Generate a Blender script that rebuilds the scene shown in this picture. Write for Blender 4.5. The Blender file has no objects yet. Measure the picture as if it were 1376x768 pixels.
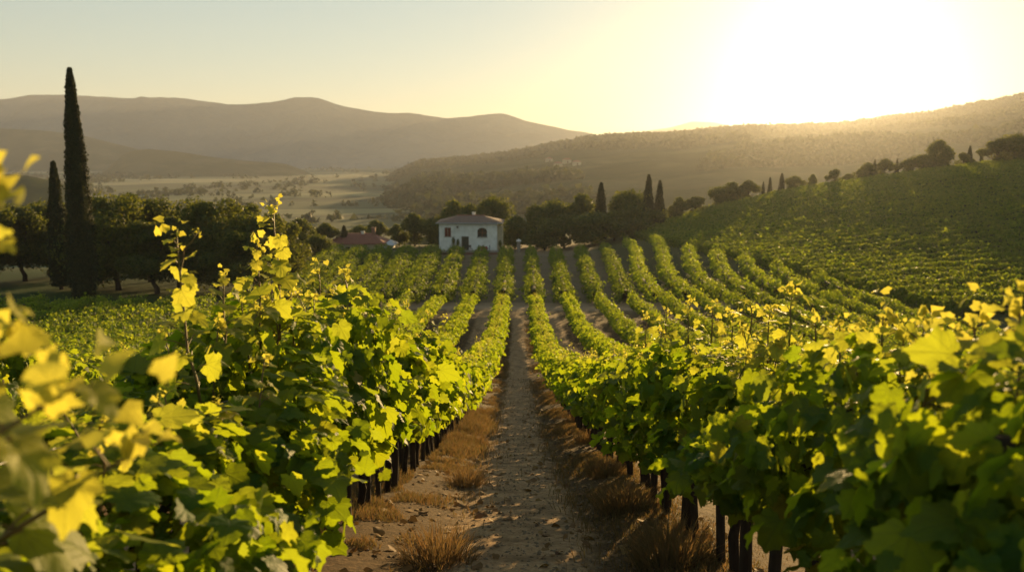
import bpy, math, random
import numpy as np
from mathutils import Vector, Matrix
R = math.radians
C = bpy.context.scene.collection
sc = bpy.context.scene
rng = np.random.default_rng(7)

# ------------------------------------------------------------------ camera
EYE = 1.60
FPX = 1200.0                      # focal length in pixels of the 1376 px wide photograph
PITCH, YAW = R(7.78), R(0.43)
cam = bpy.data.cameras.new('camera')
cam.sensor_width = 36; cam.lens = 36 * FPX / 1376
cam.clip_start = 0.02; cam.clip_end = 60000
cam.dof.use_dof = True; cam.dof.focus_distance = 6.5; cam.dof.aperture_fstop = 3.0
camo = bpy.data.objects.new('camera', cam); C.objects.link(camo)
camo.location = (0, 0, EYE); camo.rotation_euler = (R(90) - PITCH, 0, YAW)
sc.camera = camo

# ------------------------------------------------------------------ light
SUN_EL, SUN_AZ = R(5.9), R(19.2)          # azimuth clockwise from +Y
SUN = Vector((math.sin(SUN_AZ) * math.cos(SUN_EL), math.cos(SUN_AZ) * math.cos(SUN_EL), math.sin(SUN_EL)))
world = bpy.data.worlds.new('World'); sc.world = world; world.use_nodes = True
nt = world.node_tree; nt.nodes.clear()
wo = nt.nodes.new('ShaderNodeOutputWorld')
bg = nt.nodes.new('ShaderNodeBackground'); bg.inputs['Strength'].default_value = 0.12
sky = nt.nodes.new('ShaderNodeTexSky'); sky.sky_type = 'NISHITA'; sky.sun_disc = False
sky.sun_elevation = SUN_EL; sky.sun_rotation = SUN_AZ
sky.air_density = 1.1; sky.dust_density = 0.15; sky.ozone_density = 2.6; sky.altitude = 200
gm = nt.nodes.new('ShaderNodeGamma'); gm.inputs['Gamma'].default_value = .55
tn = nt.nodes.new('ShaderNodeMixRGB'); tn.blend_type = 'MULTIPLY'; tn.inputs[0].default_value = 1; tn.inputs[2].default_value = (1.0, .935, .80, 1)
nt.links.new(sky.outputs[0], gm.inputs['Color']); nt.links.new(gm.outputs[0], tn.inputs[1]); nt.links.new(tn.outputs[0], bg.inputs['Color'])
# solar aureole: light the sky itself gives off round the sun
tc = nt.nodes.new('ShaderNodeTexCoord')
dot = nt.nodes.new('ShaderNodeVectorMath'); dot.operation = 'DOT_PRODUCT'
nt.links.new(tc.outputs['Generated'], dot.inputs[0]); dot.inputs[1].default_value = SUN
mx = nt.nodes.new('ShaderNodeMath'); mx.operation = 'MAXIMUM'; mx.inputs[1].default_value = 0
nt.links.new(dot.outputs['Value'], mx.inputs[0])
last = bg.outputs[0]
for pw, col, st in ((260, (1.0, .86, .6), .25), (1500, (1.0, .93, .8), 3.0)):
    p = nt.nodes.new('ShaderNodeMath'); p.operation = 'POWER'; p.inputs[1].default_value = pw
    nt.links.new(mx.outputs[0], p.inputs[0])
    m_ = nt.nodes.new('ShaderNodeMath'); m_.operation = 'MULTIPLY'; m_.inputs[1].default_value = st
    nt.links.new(p.outputs[0], m_.inputs[0])
    b2 = nt.nodes.new('ShaderNodeBackground'); b2.inputs['Color'].default_value = (*col, 1)
    nt.links.new(m_.outputs[0], b2.inputs['Strength'])
    ad = nt.nodes.new('ShaderNodeAddShader'); nt.links.new(last, ad.inputs[0]); nt.links.new(b2.outputs[0], ad.inputs[1])
    last = ad.outputs[0]
nt.links.new(last, wo.inputs['Surface'])
sl = bpy.data.lights.new('sun', 'SUN'); sl.energy = 5.0; sl.angle = R(0.6); sl.color = (1.0, 0.66, 0.27)
so = bpy.data.objects.new('sun', sl); C.objects.link(so)
so.rotation_euler = SUN.to_track_quat('Z', 'Y').to_euler()
vs = sc.view_settings
vs.view_transform = 'Standard'; vs.look = 'None'; vs.exposure = 1.55; vs.gamma = 1; vs.use_curve_mapping = False
cy = sc.cycles
cy.max_bounces = 6; cy.diffuse_bounces = 3; cy.glossy_bounces = 2; cy.transmission_bounces = 3; cy.volume_bounces = 0
cy.transparent_max_bounces = 4; cy.sample_clamp_indirect = 6; cy.use_denoising = True
cy.caustics_reflective = False; cy.caustics_refractive = False
HAZE_DENSITY = 2.8e-5; HAZE_ANISO = 0.84

# ------------------------------------------------------------------ helpers
def tag(o, label=None, cat=None, group=None, kind=None):
    if label: o['label'] = label
    if cat: o['category'] = cat
    if group: o['group'] = group
    if kind: o['kind'] = kind
    return o
def link(name, me, parent=None, loc=None):
    o = bpy.data.objects.new(name, me); C.objects.link(o)
    if parent is not None: o.parent = parent
    if loc is not None: o.location = loc
    return o
def empty(name, loc, rz=0, scale=1.0):
    o = bpy.data.objects.new(name, None); C.objects.link(o); o.location = loc; o.rotation_euler = (0, 0, rz)
    o.scale = (scale,) * 3 if not hasattr(scale, '__len__') else scale
    o.empty_display_size = .1
    return o

class Geo:
    """collects vertices, polygons and a per-vertex 4-float attribute, builds one mesh"""
    def __init__(s): s.V = []; s.F = []; s.A = []; s.n = 0
    def add(s, V, F, mi=0, A=None):
        V = np.asarray(V, np.float32).reshape(-1, 3)
        if A is None: A = np.zeros((len(V), 4), np.float32)
        A = np.asarray(A, np.float32)
        if A.ndim == 1: A = np.tile(A, (len(V), 1))
        s.V.append(V); s.A.append(A)
        if isinstance(F, np.ndarray): s.F.append((F.astype(np.int64) + s.n, mi))
        else:
            by = {}
            for f in F: by.setdefault(len(f), []).append(f)
            for k in by: s.F.append((np.array(by[k], np.int64) + s.n, mi))
        s.n += len(V)
        return s
    def mesh(s, name, mats, smooth=True):
        me = bpy.data.meshes.new(name)
        V = np.concatenate(s.V); A = np.concatenate(s.A)
        me.vertices.add(len(V)); me.vertices.foreach_set('co', V.ravel())
        nl = sum(f.size for f, _ in s.F); npoly = sum(len(f) for f, _ in s.F)
        me.loops.add(nl); me.polygons.add(npoly)
        me.loops.foreach_set('vertex_index', np.concatenate([f.ravel() for f, _ in s.F]).astype(np.int32))
        tot = np.concatenate([np.full(len(f), f.shape[1], np.int32) for f, _ in s.F])
        st = np.concatenate([[0], np.cumsum(tot)[:-1]]).astype(np.int32)
        me.polygons.foreach_set('loop_start', st)
        me.polygons.foreach_set('material_index', np.concatenate([np.full(len(f), m, np.int32) for f, m in s.F]))
        me.polygons.foreach_set('use_smooth', np.full(npoly, smooth))
        a = me.attributes.new('luv', 'FLOAT_VECTOR', 'POINT'); a.data.foreach_set('vector', A[:, :3].ravel())
        b = me.attributes.new('age', 'FLOAT', 'POINT'); b.data.foreach_set('value', A[:, 3].copy())
        for m in mats: me.materials.append(m)
        me.update(calc_edges=True); me.validate()
        return me

def box(g, x0, x1, y0, y1, z0, z1, mi=0):
    V = [(x, y, z) for z in (z0, z1) for y in (y0, y1) for x in (x0, x1)]
    g.add(V, [(0, 2, 3, 1), (4, 5, 7, 6), (0, 1, 5, 4), (2, 6, 7, 3), (0, 4, 6, 2), (1, 3, 7, 5)], mi)
def tube(g, P, rad, n=6, mi=0, A=None, cap=True):
    P = np.asarray(P, float); k = len(P); rad = np.broadcast_to(np.asarray(rad, float), (k,))
    T = np.gradient(P, axis=0); T /= np.linalg.norm(T, axis=1)[:, None] + 1e-9
    ref = np.array([0, 0, 1.0]) if abs(T[0, 2]) < .9 else np.array([1.0, 0, 0])
    V = []
    for i in range(k):
        u = np.cross(T[i], ref); u /= np.linalg.norm(u) + 1e-9; w = np.cross(u, T[i])
        a = np.arange(n) * 2 * math.pi / n
        V.append(P[i] + rad[i] * (np.cos(a)[:, None] * u + np.sin(a)[:, None] * w))
    F = [(i * n + j, (i + 1) * n + j, (i + 1) * n + (j + 1) % n, i * n + (j + 1) % n) for i in range(k - 1) for j in range(n)]
    if cap: F += [tuple(range(n)), tuple(range((k - 1) * n, k * n))[::-1]]
    g.add(np.concatenate(V), F, mi, A)

def smooth(a, b, x):
    t = np.clip((np.asarray(x, float) - a) / (b - a), 0, 1); return t * t * (3 - 2 * t)
# value noise
_perm = np.random.default_rng(3).random((256, 256))
def vnoise(x, y):
    xi = np.floor(x).astype(int); yi = np.floor(y).astype(int); fx = x - xi; fy = y - yi
    fx = fx * fx * (3 - 2 * fx); fy = fy * fy * (3 - 2 * fy)
    g = lambda i, j: _perm[i % 256, j % 256]
    return (g(xi, yi) * (1 - fx) + g(xi + 1, yi) * fx) * (1 - fy) + (g(xi, yi + 1) * (1 - fx) + g(xi + 1, yi + 1) * fx) * fy - .5
def fbm(x, y, o=4):
    s = 0; a = 1.0
    for i in range(o): s = s + a * vnoise(x * 2 ** i + 17.3 * i, y * 2 ** i + 5.1 * i); a *= .5
    return s

# photograph pixel -> (X/Y, Z/Y) of the ray through it, used only to read distances and heights off the photograph
def ray(u, v):
    d = Vector(((u - 688) / FPX, (384 - v) / FPX, -1)); d = camo.rotation_euler.to_matrix() @ d
    return d.x / d.y, d.z / d.y
def at(u, v, Y):
    s, e = ray(u, v); return s * Y, Y, EYE + e * Y

# ------------------------------------------------------------------ materials
def new_mat(name):
    m = bpy.data.materials.new(name); m.use_nodes = True; t = m.node_tree; t.nodes.clear()
    return m, t
class N:
    def __init__(s, t): s.t = t
    def __call__(s, typ, ins=None, **kw):
        n = s.t.nodes.new('ShaderNode' + typ)
        for k, v in kw.items(): setattr(n, k, v)
        for k, v in (ins or {}).items():
            if isinstance(v, bpy.types.NodeSocket): s.t.links.new(v, n.inputs[k])
            else: n.inputs[k].default_value = v
        return n
    def math(s, op, a, b=0.0, c=None, clamp=False):
        n = s('Math', {0: a, 1: b} if c is None else {0: a, 1: b, 2: c}, operation=op, use_clamp=clamp); return n.outputs[0]
    def mix(s, f, a, b, mode='MIX'):
        n = s('MixRGB', {0: f, 1: a, 2: b}, blend_type=mode); return n.outputs[0]
    def ramp(s, f, pts):
        n = s('ValToRGB', {0: f}); e = n.color_ramp.elements
        while len(e) < len(pts): e.new(.5)
        for i, (p, c) in enumerate(pts): e[i].position = p; e[i].color = (*c, 1)
        return n.outputs[0]
    def noise(s, vec, scale, detail=4, rough=.6):
        i = {'Scale': scale, 'Detail': detail, 'Roughness': rough}
        if vec is not None: i['Vector'] = vec
        return s('TexNoise', i).outputs[0]
def col4(c): return (*c, 1)

def foliage_mat(name, base_a, base_b, trans_a, trans_b, fac=.45, rough=.45, young=None, veins=False, spec=.35):
    m, t = new_mat(name); n = N(t)
    at_ = n('Attribute', attribute_name='luv'); sp = n('SeparateXYZ', {0: at_.outputs['Vector']})
    age = n('Attribute', attribute_name='age').outputs['Fac']
    var = sp.outputs[2]
    base = n.mix(var, col4(base_a), col4(base_b)); tr = n.mix(var, col4(trans_a), col4(trans_b))
    if young:
        base = n.mix(age, base, col4(young[0])); tr = n.mix(age, tr, col4(young[1]))
    bump = None
    if veins:
        u, v = sp.outputs[0], sp.outputs[1]
        ang = n.math('ARCTAN2', u, n.math('ADD', v, .02))
        pp = n.math('PINGPONG', ang, .31)
        # pingpong is 0 at even multiples of .31: midrib and side veins
        r = n.math('SQRT', n.math('ADD', n.math('MULTIPLY', u, u), n.math('MULTIPLY', v, v)))
        dist = n.math('MULTIPLY', pp, r)
        line = n.math('SUBTRACT', 1.0, n.math('DIVIDE', dist, .022), clamp=True)
        # secondary veins
        w2 = n.math('PINGPONG', n.math('ADD', r, n.math('MULTIPLY', pp, .9)), .075)
        l2 = n.math('MULTIPLY', n.math('SUBTRACT', 1.0, n.math('DIVIDE', w2, .010), clamp=True), .45)
        ln = n.math('MAXIMUM', line, l2)
        base = n.mix(n.math('MULTIPLY', ln, .35), base, col4((.12, .19, .05)))
        tr = n.mix(n.math('MULTIPLY', ln, .4), tr, col4((.16, .17, .02)))
        base = n.mix(n.math('MULTIPLY', n.math('SUBTRACT', var, .93, clamp=True), 14, clamp=True), base, col4((.20, .15, .03)))
        nz = n.noise(at_.outputs['Vector'], 9, 3)
        base = n.mix(n.math('MULTIPLY', n.math('SUBTRACT', nz, .62, clamp=True), 2.5, clamp=True), base, col4((.16, .14, .03)))
        h = n.math('ADD', n.math('MULTIPLY', ln, -.6), n.math('MULTIPLY', nz, .8))
        bump = n('Bump', {'Strength': .35, 'Distance': .004, 'Height': h}).outputs[0]
    P = {'Base Color': base, 'Roughness': rough, 'Specular IOR Level': spec}
    T = {'Color': tr}
    if bump: P['Normal'] = bump; T['Normal'] = bump
    pr = n('BsdfPrincipled', P); tl = n('BsdfTranslucent', T)
    mxs = n('MixShader', {0: fac, 1: pr.outputs[0], 2: tl.outputs[0]})
    out = n('OutputMaterial', {'Surface': mxs.outputs[0]})
    return m
def plain_mat(name, c, rough=.8, c2=None, scale=8, spec=.2, bump=0, metal=0, stretch=None, detail=5):
    m, t = new_mat(name); n = N(t)
    tcn = n('TexCoord').outputs['Object']
    if stretch: tcn = n('Mapping', {'Vector': tcn, 'Scale': stretch}).outputs[0]
    nz = n.noise(tcn, scale, detail)
    f = n.math('MULTIPLY', n.math('SUBTRACT', nz, .3), 2.2, clamp=True)
    bc = n.mix(f, col4(c), col4(c2 or tuple(x * .7 for x in c)))
    P = {'Base Color': bc, 'Roughness': rough, 'Specular IOR Level': spec, 'Metallic': metal}
    if bump: P['Normal'] = n('Bump', {'Strength': bump, 'Distance': .01, 'Height': nz}).outputs[0]
    n('OutputMaterial', {'Surface': n('BsdfPrincipled', P).outputs[0]})
    return m

M = {}
M['leaf'] = foliage_mat('grape_leaf', (.035, .085, .016), (.065, .125, .022), (.27, .40, .006), (.50, .56, .012), .55, .50,
                        young=((.40, .36, .05), (.72, .66, .08)), veins=True, spec=.07)
M['leaf_mid'] = foliage_mat('grape_leaf_small', (.035, .085, .016), (.065, .125, .022), (.27, .40, .006), (.50, .56, .012), .55, .55,
                        young=((.40, .36, .05), (.72, .66, .08)), spec=.08)
M['leaf_far_shade'] = foliage_mat('vine_leaf_shaded', (.030, .070, .014), (.055, .105, .020), (.17, .27, .008), (.35, .41, .014), .45, .6,
                        young=((.22, .22, .03), (.60, .52, .05)), spec=.06)  # darker, duller leaf copy: shade of the far fields is put into its colour
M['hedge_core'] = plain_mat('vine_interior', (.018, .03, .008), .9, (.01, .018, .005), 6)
M['cane'] = plain_mat('green_cane', (.20, .10, .04), .55, (.12, .13, .03), 30)
M['bark'] = plain_mat('vine_bark', (.055, .038, .026), .95, (.02, .014, .010), 22, bump=.8, stretch=(1, 1, .25))
M['post'] = plain_mat('weathered_post', (.07, .05, .036), .9, (.028, .02, .015), 14, bump=.5, stretch=(3, 3, .3))
M['tree'] = foliage_mat('broadleaf_foliage', (.030, .055, .013), (.070, .10, .020), (.10, .13, .012), (.26, .25, .02), .40, .6, spec=.2)
M['cypress'] = foliage_mat('cypress_foliage', (.012, .024, .009), (.028, .042, .012), (.03, .04, .006), (.09, .08, .01), .2, .65, spec=.15)
M['trunk'] = plain_mat('tree_bark', (.07, .05, .035), .95, (.03, .022, .016), 5, bump=.8)
M['wood_far'] = foliage_mat('woodland_foliage', (.020, .034, .012), (.045, .06, .018), (.04, .05, .01), (.10, .10, .015), .25, .7, spec=.1)
M['straw'] = foliage_mat('dry_grass_blades', (.25, .165, .075), (.12, .10, .045), (.32, .18, .07), (.15, .13, .04), .35, .8, spec=.15)

# ------------------------------------------------------------------ terrain
_d = np.array([-60, -10, 0, 3.7, 9.3, 13.6, 18.5, 24, 39.5, 51.7, 68, 85, 110, 140, 230])
_g = np.array([1.0, 1.3, 1.55, 2.10, 3.43, 4.51, 5.62, 6.72, 9.30, 10.62, 11.35, 11.9, 12.75, 13.9, 16.0])
_dd = np.arange(-60, 230, .5); _gg = np.interp(_dd, _d, _g)
_k = np.hanning(17); _k /= _k.sum(); _gg = np.convolve(np.pad(_gg, 8, 'edge'), _k, 'valid')
def G(d): return np.interp(d, _dd, _gg)
_px = np.array([-400, 8, 30, 51, 78, 97, 130, 220, 420]); _pz = np.array([0, 0, 3.9, 8.6, 12.6, 14.9, 18.5, 24, 27])
_xx = np.arange(-400, 420, 1.0); _pp = np.interp(_xx, _px, _pz)
_k2 = np.hanning(13); _k2 /= _k2.sum(); _pp = np.convolve(np.pad(_pp, 6, 'edge'), _k2, 'valid')
def Pf(x): return np.interp(x, _xx, _pp)
VALLEY = -30.0
def crest(x): return 150 + 26 * smooth(10, 45, x) - 52 * smooth(-30, -52, x)
def hz(x, y, fine=True):
    x = np.asarray(x, float); y = np.asarray(y, float)
    z = EYE - G(y) + Pf(x) * smooth(42, 172, y)
    z = z + .25 * fbm(x / 23, y / 23, 3) * smooth(30, 60, y)
    # rows to the far side drop a little to the west
    c = crest(x)
    w = smooth(c, c + 170, y)
    far = VALLEY + 19 * smooth(300, 2600, y) + 2.2 * fbm(x / 260, y / 260, 3)
    z = z * (1 - w) + far * w
    w2 = smooth(90, 260, -x) * smooth(20, 80, y)
    z = z * (1 - w2) + np.minimum(z, far) * w2
    if fine:
        near = 1 - smooth(35, 60, y)
        k = np.abs(((np.abs(x) + 1.25) % 2.5) - 1.25) if False else np.abs(((x) % 2.5) - 1.25)   # distance from nearest row line
        z = z + near * (.07 * smooth(.62, .1, k) + .018 * fbm(x * 2.3, y * 1.6, 3) + .010 * fbm(x * 9, y * 9, 2)
                        - .03 * smooth(.22, .0, np.abs(np.abs((x + 1.25) % 2.5 - 1.25) - .55)))
    return z

def make_ground():
    gx = np.concatenate([-np.geomspace(5200, 60, 46), np.arange(-59, -6, .9), np.arange(-6, -2.2, .25), np.arange(-2.2, 2.2, .045),
                         np.arange(2.2, 6, .25), np.arange(6, 150, 1.0), np.geomspace(151, 5200, 50)])
    gy = np.concatenate([np.arange(-60, -2, 2.0), np.arange(-2, 4, .3), np.arange(4, 18, .045), np.arange(18, 40, .16), np.arange(40, 200, .8),
                         np.geomspace(201, 6000, 150)])
    X, Y = np.meshgrid(gx, gy); Z = hz(X, Y)
    nx, ny = len(gx), len(gy)
    V = np.stack([X, Y, Z], -1).reshape(-1, 3)
    i = np.arange(nx - 1)[None, :] + nx * np.arange(ny - 1)[:, None]
    F = np.stack([i, i + 1, i + 1 + nx, i + nx], -1).reshape(-1, 4)
    c = crest(X)
    A = np.zeros((len(V), 4))
    A[:, 0] = smooth(c + 25, c + 120, Y).ravel()                                  # valley zone
    gl = smooth(66.5, 69, Y - .06 * (X + 20)) * smooth(-11, -14, X) * (1 - smooth(c, c + 30, Y))
    gl2 = smooth(-21.5, -23.5, X + .12 * (Y - 76))
    A[:, 1] = np.clip(np.maximum(gl * np.maximum(gl2, smooth(73.5, 72.5, Y)), 0), 0, 1).ravel()     # grass zone
    A[:, 2] = (smooth(68.5, 70, Y) * smooth(74.5, 73.2, Y) * smooth(-14, -10, X) * smooth(22, 17, X)).ravel()   # cross track
    g = Geo(); g.add(V, F, 0, A)
    return g
def ground_mat():
    m, t = new_mat('vineyard_ground'); n = N(t)
    a = n('Attribute', attribute_name='luv'); sp = n('SeparateXYZ', {0: a.outputs['Vector']})
    geo = n('NewGeometry').outputs['Position']; gp = n('SeparateXYZ', {0: geo})
    x, y = gp.outputs[0], gp.outputs[1]
    big = n.noise(geo, .35, 4); mid = n.noise(geo, 3.0, 6, .65); fine = n.noise(geo, 28, 5, .7)
    # soil of the vineyard: trodden sandy dirt in the middle of each lane, dry litter under the rows
    d = n.math('ABSOLUTE', n.math('SUBTRACT', n.math('FLOORED_MODULO', n.math('ADD', x, 1.25), 2.5), 1.25))
    edge = n.math('ADD', d, n.math('MULTIPLY', n.math('SUBTRACT', mid, .5), .55))
    lane = n.ramp(edge, [(.38, (1, 1, 1)), (.62, (0, 0, 0))])
    sand = n.ramp(fine, [(.25, (.22, .135, .07)), (.5, (.40, .26, .14)), (.75, (.52, .37, .21))])
    sand = n.mix(n.ramp(mid, [(.42, (0, 0, 0)), (.62, (.75, .75, .75))]), sand, col4((.17, .11, .06)))
    litter = n.ramp(fine, [(.3, (.04, .026, .014)), (.55, (.10, .062, .03)), (.75, (.19, .115, .055))])
    grass = n.ramp(fine, [(.3, (.014, .036, .006)), (.7, (.036, .066, .011))])
    soil = n.mix(lane, litter, sand)
    # beyond the first lanes soil is browner with some grass
    far = n('MapRange', {0: y, 1: 60., 2: 74.}).outputs[0]
    brown = n.mix(n.math('MULTIPLY', big, 1.0), col4((.13, .092, .045)), col4((.23, .175, .11)))
    soil = n.mix(far, soil, brown)
    wide = n('MapRange', {0: n.math('ABSOLUTE', n.math('SUBTRACT', x, 0.0)), 1: 9., 2: 14.}).outputs[0]
    soil = n.mix(wide, soil, n.mix(mid, col4((.035, .05, .014)), col4((.07, .07, .025))))
    g2 = n.mix(n.math('MULTIPLY', n.ramp(n.noise(geo, .12, 3), [(.52, (0, 0, 0)), (.66, (1, 1, 1))]), .35), grass, col4((.10, .08, .045)))
    soil = n.mix(sp.outputs[1], soil, g2)
    track = n.mix(mid, col4((.36, .25, .15)), col4((.26, .18, .11)))
    soil = n.mix(sp.outputs[2], soil, track)
    # valley: a patchwork of fields
    mp = n('Mapping', {'Vector': geo, 'Scale': (.0021, .0042, 0), 'Rotation': (0, 0, .35)}).outputs[0]
    vo = n('TexVoronoi', {'Vector': mp, 'Scale': 1.6, 'Randomness': .8})
    vc = n('SeparateXYZ', {0: vo.outputs['Color']}).outputs[0]
    fields = n.ramp(vc, [(0.0, (.035, .05, .02)), (.3, (.10, .12, .045)), (.5, (.24, .22, .10)), (.62, (.06, .085, .03)), (.8, (.30, .27, .14)), (1.0, (.05, .07, .03))])
    ve = n('TexVoronoi', {'Vector': mp, 'Scale': 1.6, 'Randomness': .8}, feature='DISTANCE_TO_EDGE').outputs[0]
    edgev = n.ramp(ve, [(.0, (1, 1, 1)), (.05, (0, 0, 0))])
    fields = n.mix(edgev, fields, col4((.025, .035, .015)))
    wn = n.ramp(n.noise(n('Mapping', {'Vector': geo, 'Scale': (.004, .009, 0)}).outputs[0], 1, 5), [(.50, (0, 0, 0)), (.58, (1, 1, 1))])
    fields = n.mix(n.math('MULTIPLY', wn, .7), fields, col4((.03, .042, .018)))
    colr = n.mix(sp.outputs[0], soil, fields)
    h = n.math('ADD', n.math('MULTIPLY', fine, .5), mid)
    bump = n('Bump', {'Strength': .8, 'Distance': .03, 'Height': h}).outputs[0]
    n('OutputMaterial', {'Surface': n('BsdfPrincipled', {'Base Color': colr, 'Roughness': .95, 'Specular IOR Level': .1, 'Normal': bump}).outputs[0]})
    return m
tag(link('ground', make_ground().mesh('ground', [ground_mat()])), kind='structure')

# hills and mountains: real height fields in polar strips round the viewpoint region
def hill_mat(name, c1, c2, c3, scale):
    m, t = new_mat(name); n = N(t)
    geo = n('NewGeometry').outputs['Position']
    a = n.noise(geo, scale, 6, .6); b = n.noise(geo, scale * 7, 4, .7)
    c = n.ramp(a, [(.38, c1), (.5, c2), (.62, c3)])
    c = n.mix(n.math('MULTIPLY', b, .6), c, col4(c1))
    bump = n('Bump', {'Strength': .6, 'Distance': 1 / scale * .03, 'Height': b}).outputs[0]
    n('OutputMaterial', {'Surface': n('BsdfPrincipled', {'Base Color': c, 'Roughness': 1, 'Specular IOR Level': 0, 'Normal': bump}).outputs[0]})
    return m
RIDGES = {}
def ridge(name, px, d0, d1, d2, base, amp, nsc, mat, ns=500, nd=90, power=1.0, ends=0):
    s_e = np.array([ray(u, v) for u, v in px]); S = np.linspace(s_e[0, 0], s_e[-1, 0], ns)
    E = np.interp(S, s_e[:, 0], s_e[:, 1]); k = np.hanning(max(3, ns // 60)); k /= k.sum()
    h = len(k) // 2; E = np.convolve(np.pad(E, (h, len(k) - 1 - h), 'edge'), k, 'valid')
    Y = np.concatenate([np.linspace(d0, d1, nd), np.linspace(d1, d2, nd // 3)[1:]])
    def f(s, y):
        endw = smooth(S[0], S[0] + ends, s) * smooth(S[-1], S[-1] - ends, s) if ends else 1.0
        e = np.interp(s, S, E); top = EYE + e * d1
        t = np.where(y < d1, np.clip((y - d0) / (d1 - d0), 0, 1) ** power, 1 - smooth(d1, d2, y))
        t = np.where(y < d1, t * (1.0 - .0 * t), t)
        x = s * y
        bump_ = amp * fbm(x / nsc, y / nsc, 5) * np.sqrt(np.clip(t, 0, 1)) * np.where(y < d1, np.clip((d1 - y) / (d1 - d0) * 5 + .18, 0, 1), .3)
        return base + ((top - base) * t + bump_) * endw
    SS, YY = np.meshgrid(S, Y); Z = f(SS, YY); X = SS * YY
    n_ = len(S); V = np.stack([X, YY, Z], -1).reshape(-1, 3)
    i = np.arange(n_ - 1)[None, :] + n_ * np.arange(len(Y) - 1)[:, None]
    F = np.stack([i, i + 1, i + 1 + n_, i + n_], -1).reshape(-1, 4)
    g = Geo(); g.add(V, F)
    o = tag(link(name, g.mesh(name, [mat])), kind='structure')
    RIDGES[name] = f
    return f
mt_mat = hill_mat('mountain_scrub_hazed', (.07, .10, .11), (.11, .14, .15), (.15, .18, .18), .002)  # scrub tone made paler and bluer: some distance haze is put into the colour
hl_mat = hill_mat('wooded_hill', (.030, .040, .018), (.045, .055, .022), (.11, .10, .05), .009)
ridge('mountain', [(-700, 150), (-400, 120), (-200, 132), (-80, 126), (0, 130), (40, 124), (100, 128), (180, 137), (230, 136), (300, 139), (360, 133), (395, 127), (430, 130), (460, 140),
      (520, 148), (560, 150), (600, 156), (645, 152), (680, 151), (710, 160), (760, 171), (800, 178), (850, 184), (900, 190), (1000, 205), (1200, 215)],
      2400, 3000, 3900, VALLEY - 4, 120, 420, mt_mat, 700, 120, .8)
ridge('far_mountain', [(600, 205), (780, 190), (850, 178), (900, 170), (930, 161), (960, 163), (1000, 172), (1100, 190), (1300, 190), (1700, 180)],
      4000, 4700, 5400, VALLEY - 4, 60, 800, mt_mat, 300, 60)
ridge('hill', [(-500, 165), (-150, 168), (0, 172), (60, 175), (110, 182), (165, 196), (215, 209), (290, 222), (350, 228)], 1950, 2250, 2600, VALLEY - 3, 22, 300, hl_mat, 240, 60, ends=.05)
ridge('hill', [(100, 222), (140, 212), (165, 203), (200, 200), (235, 203), (275, 209), (330, 216), (400, 222), (460, 227)], 1500, 1750, 2000, VALLEY - 3, 9, 160, hl_mat, 240, 60, ends=.07)
ridge('hill', [(-500, 225), (-100, 228), (0, 233), (40, 236), (70, 243), (110, 256), (150, 268)], 430, 600, 760, VALLEY - 3, 6, 60, hl_mat, 200, 60, ends=.05)
ridge('hill', [(430, 275), (480, 262), (520, 243), (560, 223), (600, 218), (640, 214), (680, 208), (720, 201), (780, 191), (850, 184), (900, 181), (950, 176), (1000, 172), (1060, 171),
      (1130, 169), (1200, 160), (1250, 154), (1300, 146), (1340, 138), (1376, 129), (1500, 112), (1800, 105), (2400, 130)], 400, 1600, 2200, VALLEY - 3, 16, 150, hl_mat, 600, 120, .8)
RH = RIDGES['hill']     # the last one built: the long wooded hill to the east

# ------------------------------------------------------------------ leaves
def leaf_high():
    half = [(0, 0), (.13, -.16), (.33, -.15), (.47, .02), (.50, .16), (.60, .36), (.50, .52), (.34, .62), (.27, .80), (.12, .96), (0, 1.08)]
    r_ = random.Random(1)
    rim = half + [(-x, y) for x, y in half[-2:0:-1]]
    dens_ = []
    for i in range(len(rim)):
        a_, b_ = rim[i], rim[(i + 1) % len(rim)]; dens_.append(a_)
        mx_, my_ = (a_[0] + b_[0]) / 2, (a_[1] + b_[1]) / 2
        f_ = 1.0 if i in (0, len(rim) - 1) else 1.09 if i % 2 else .95
        dens_.append((mx_ * f_, .28 + (my_ - .28) * f_))
    rim = dens_
    rim = [(x * (1 + r_.uniform(-.05, .05)), y + r_.uniform(-.02, .02)) if 0 < i else (x, y) for i, (x, y) in enumerate(rim)]
    mid = [(x * .55, .25 + (y - .25) * .55) for x, y in rim]
    P = rim + mid + [(0, .28)]
    n = len(rim)
    V = []
    for x, y in P:
        rr = x * x + (y - .28) ** 2
        a = math.atan2(x, y - .1)
        V.append((x, y, .22 * abs(x) - .30 * rr + .035 * math.cos(a * 7) * min(1, rr * 4)))
    F = [(i, (i + 1) % n, n + (i + 1) % n, n + i) for i in range(n)]
    T = [(n + i, n + (i + 1) % n, 2 * n) for i in range(n)]
    return np.array(V), [np.array(F), np.array(T)]
def leaf_mid():
    P = [(0, 0), (.36, -.14), (.54, .34), (.28, .66), (0, 1.05), (-.28, .66), (-.54, .34), (-.36, -.14), (0, .3)]
    V = [(x, y, .2 * abs(x) - .3 * (x * x + (y - .3) ** 2)) for x, y in P]
    F = [(i, (i + 1) % 8, 8) for i in range(8)]
    return np.array(V), [np.array(F)]
def leaf_low():
    V = [(0, 0, 0), (.52, .25, .08), (0, 1.05, -.12), (-.52, .25, .08)]
    return np.array(V), [np.array([(0, 1, 2), (0, 2, 3)])]
LH, LM, LL = leaf_high(), leaf_mid(), leaf_low()
def unit(a): return a / (np.linalg.norm(a, axis=-1, keepdims=True) + 1e-9)
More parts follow.
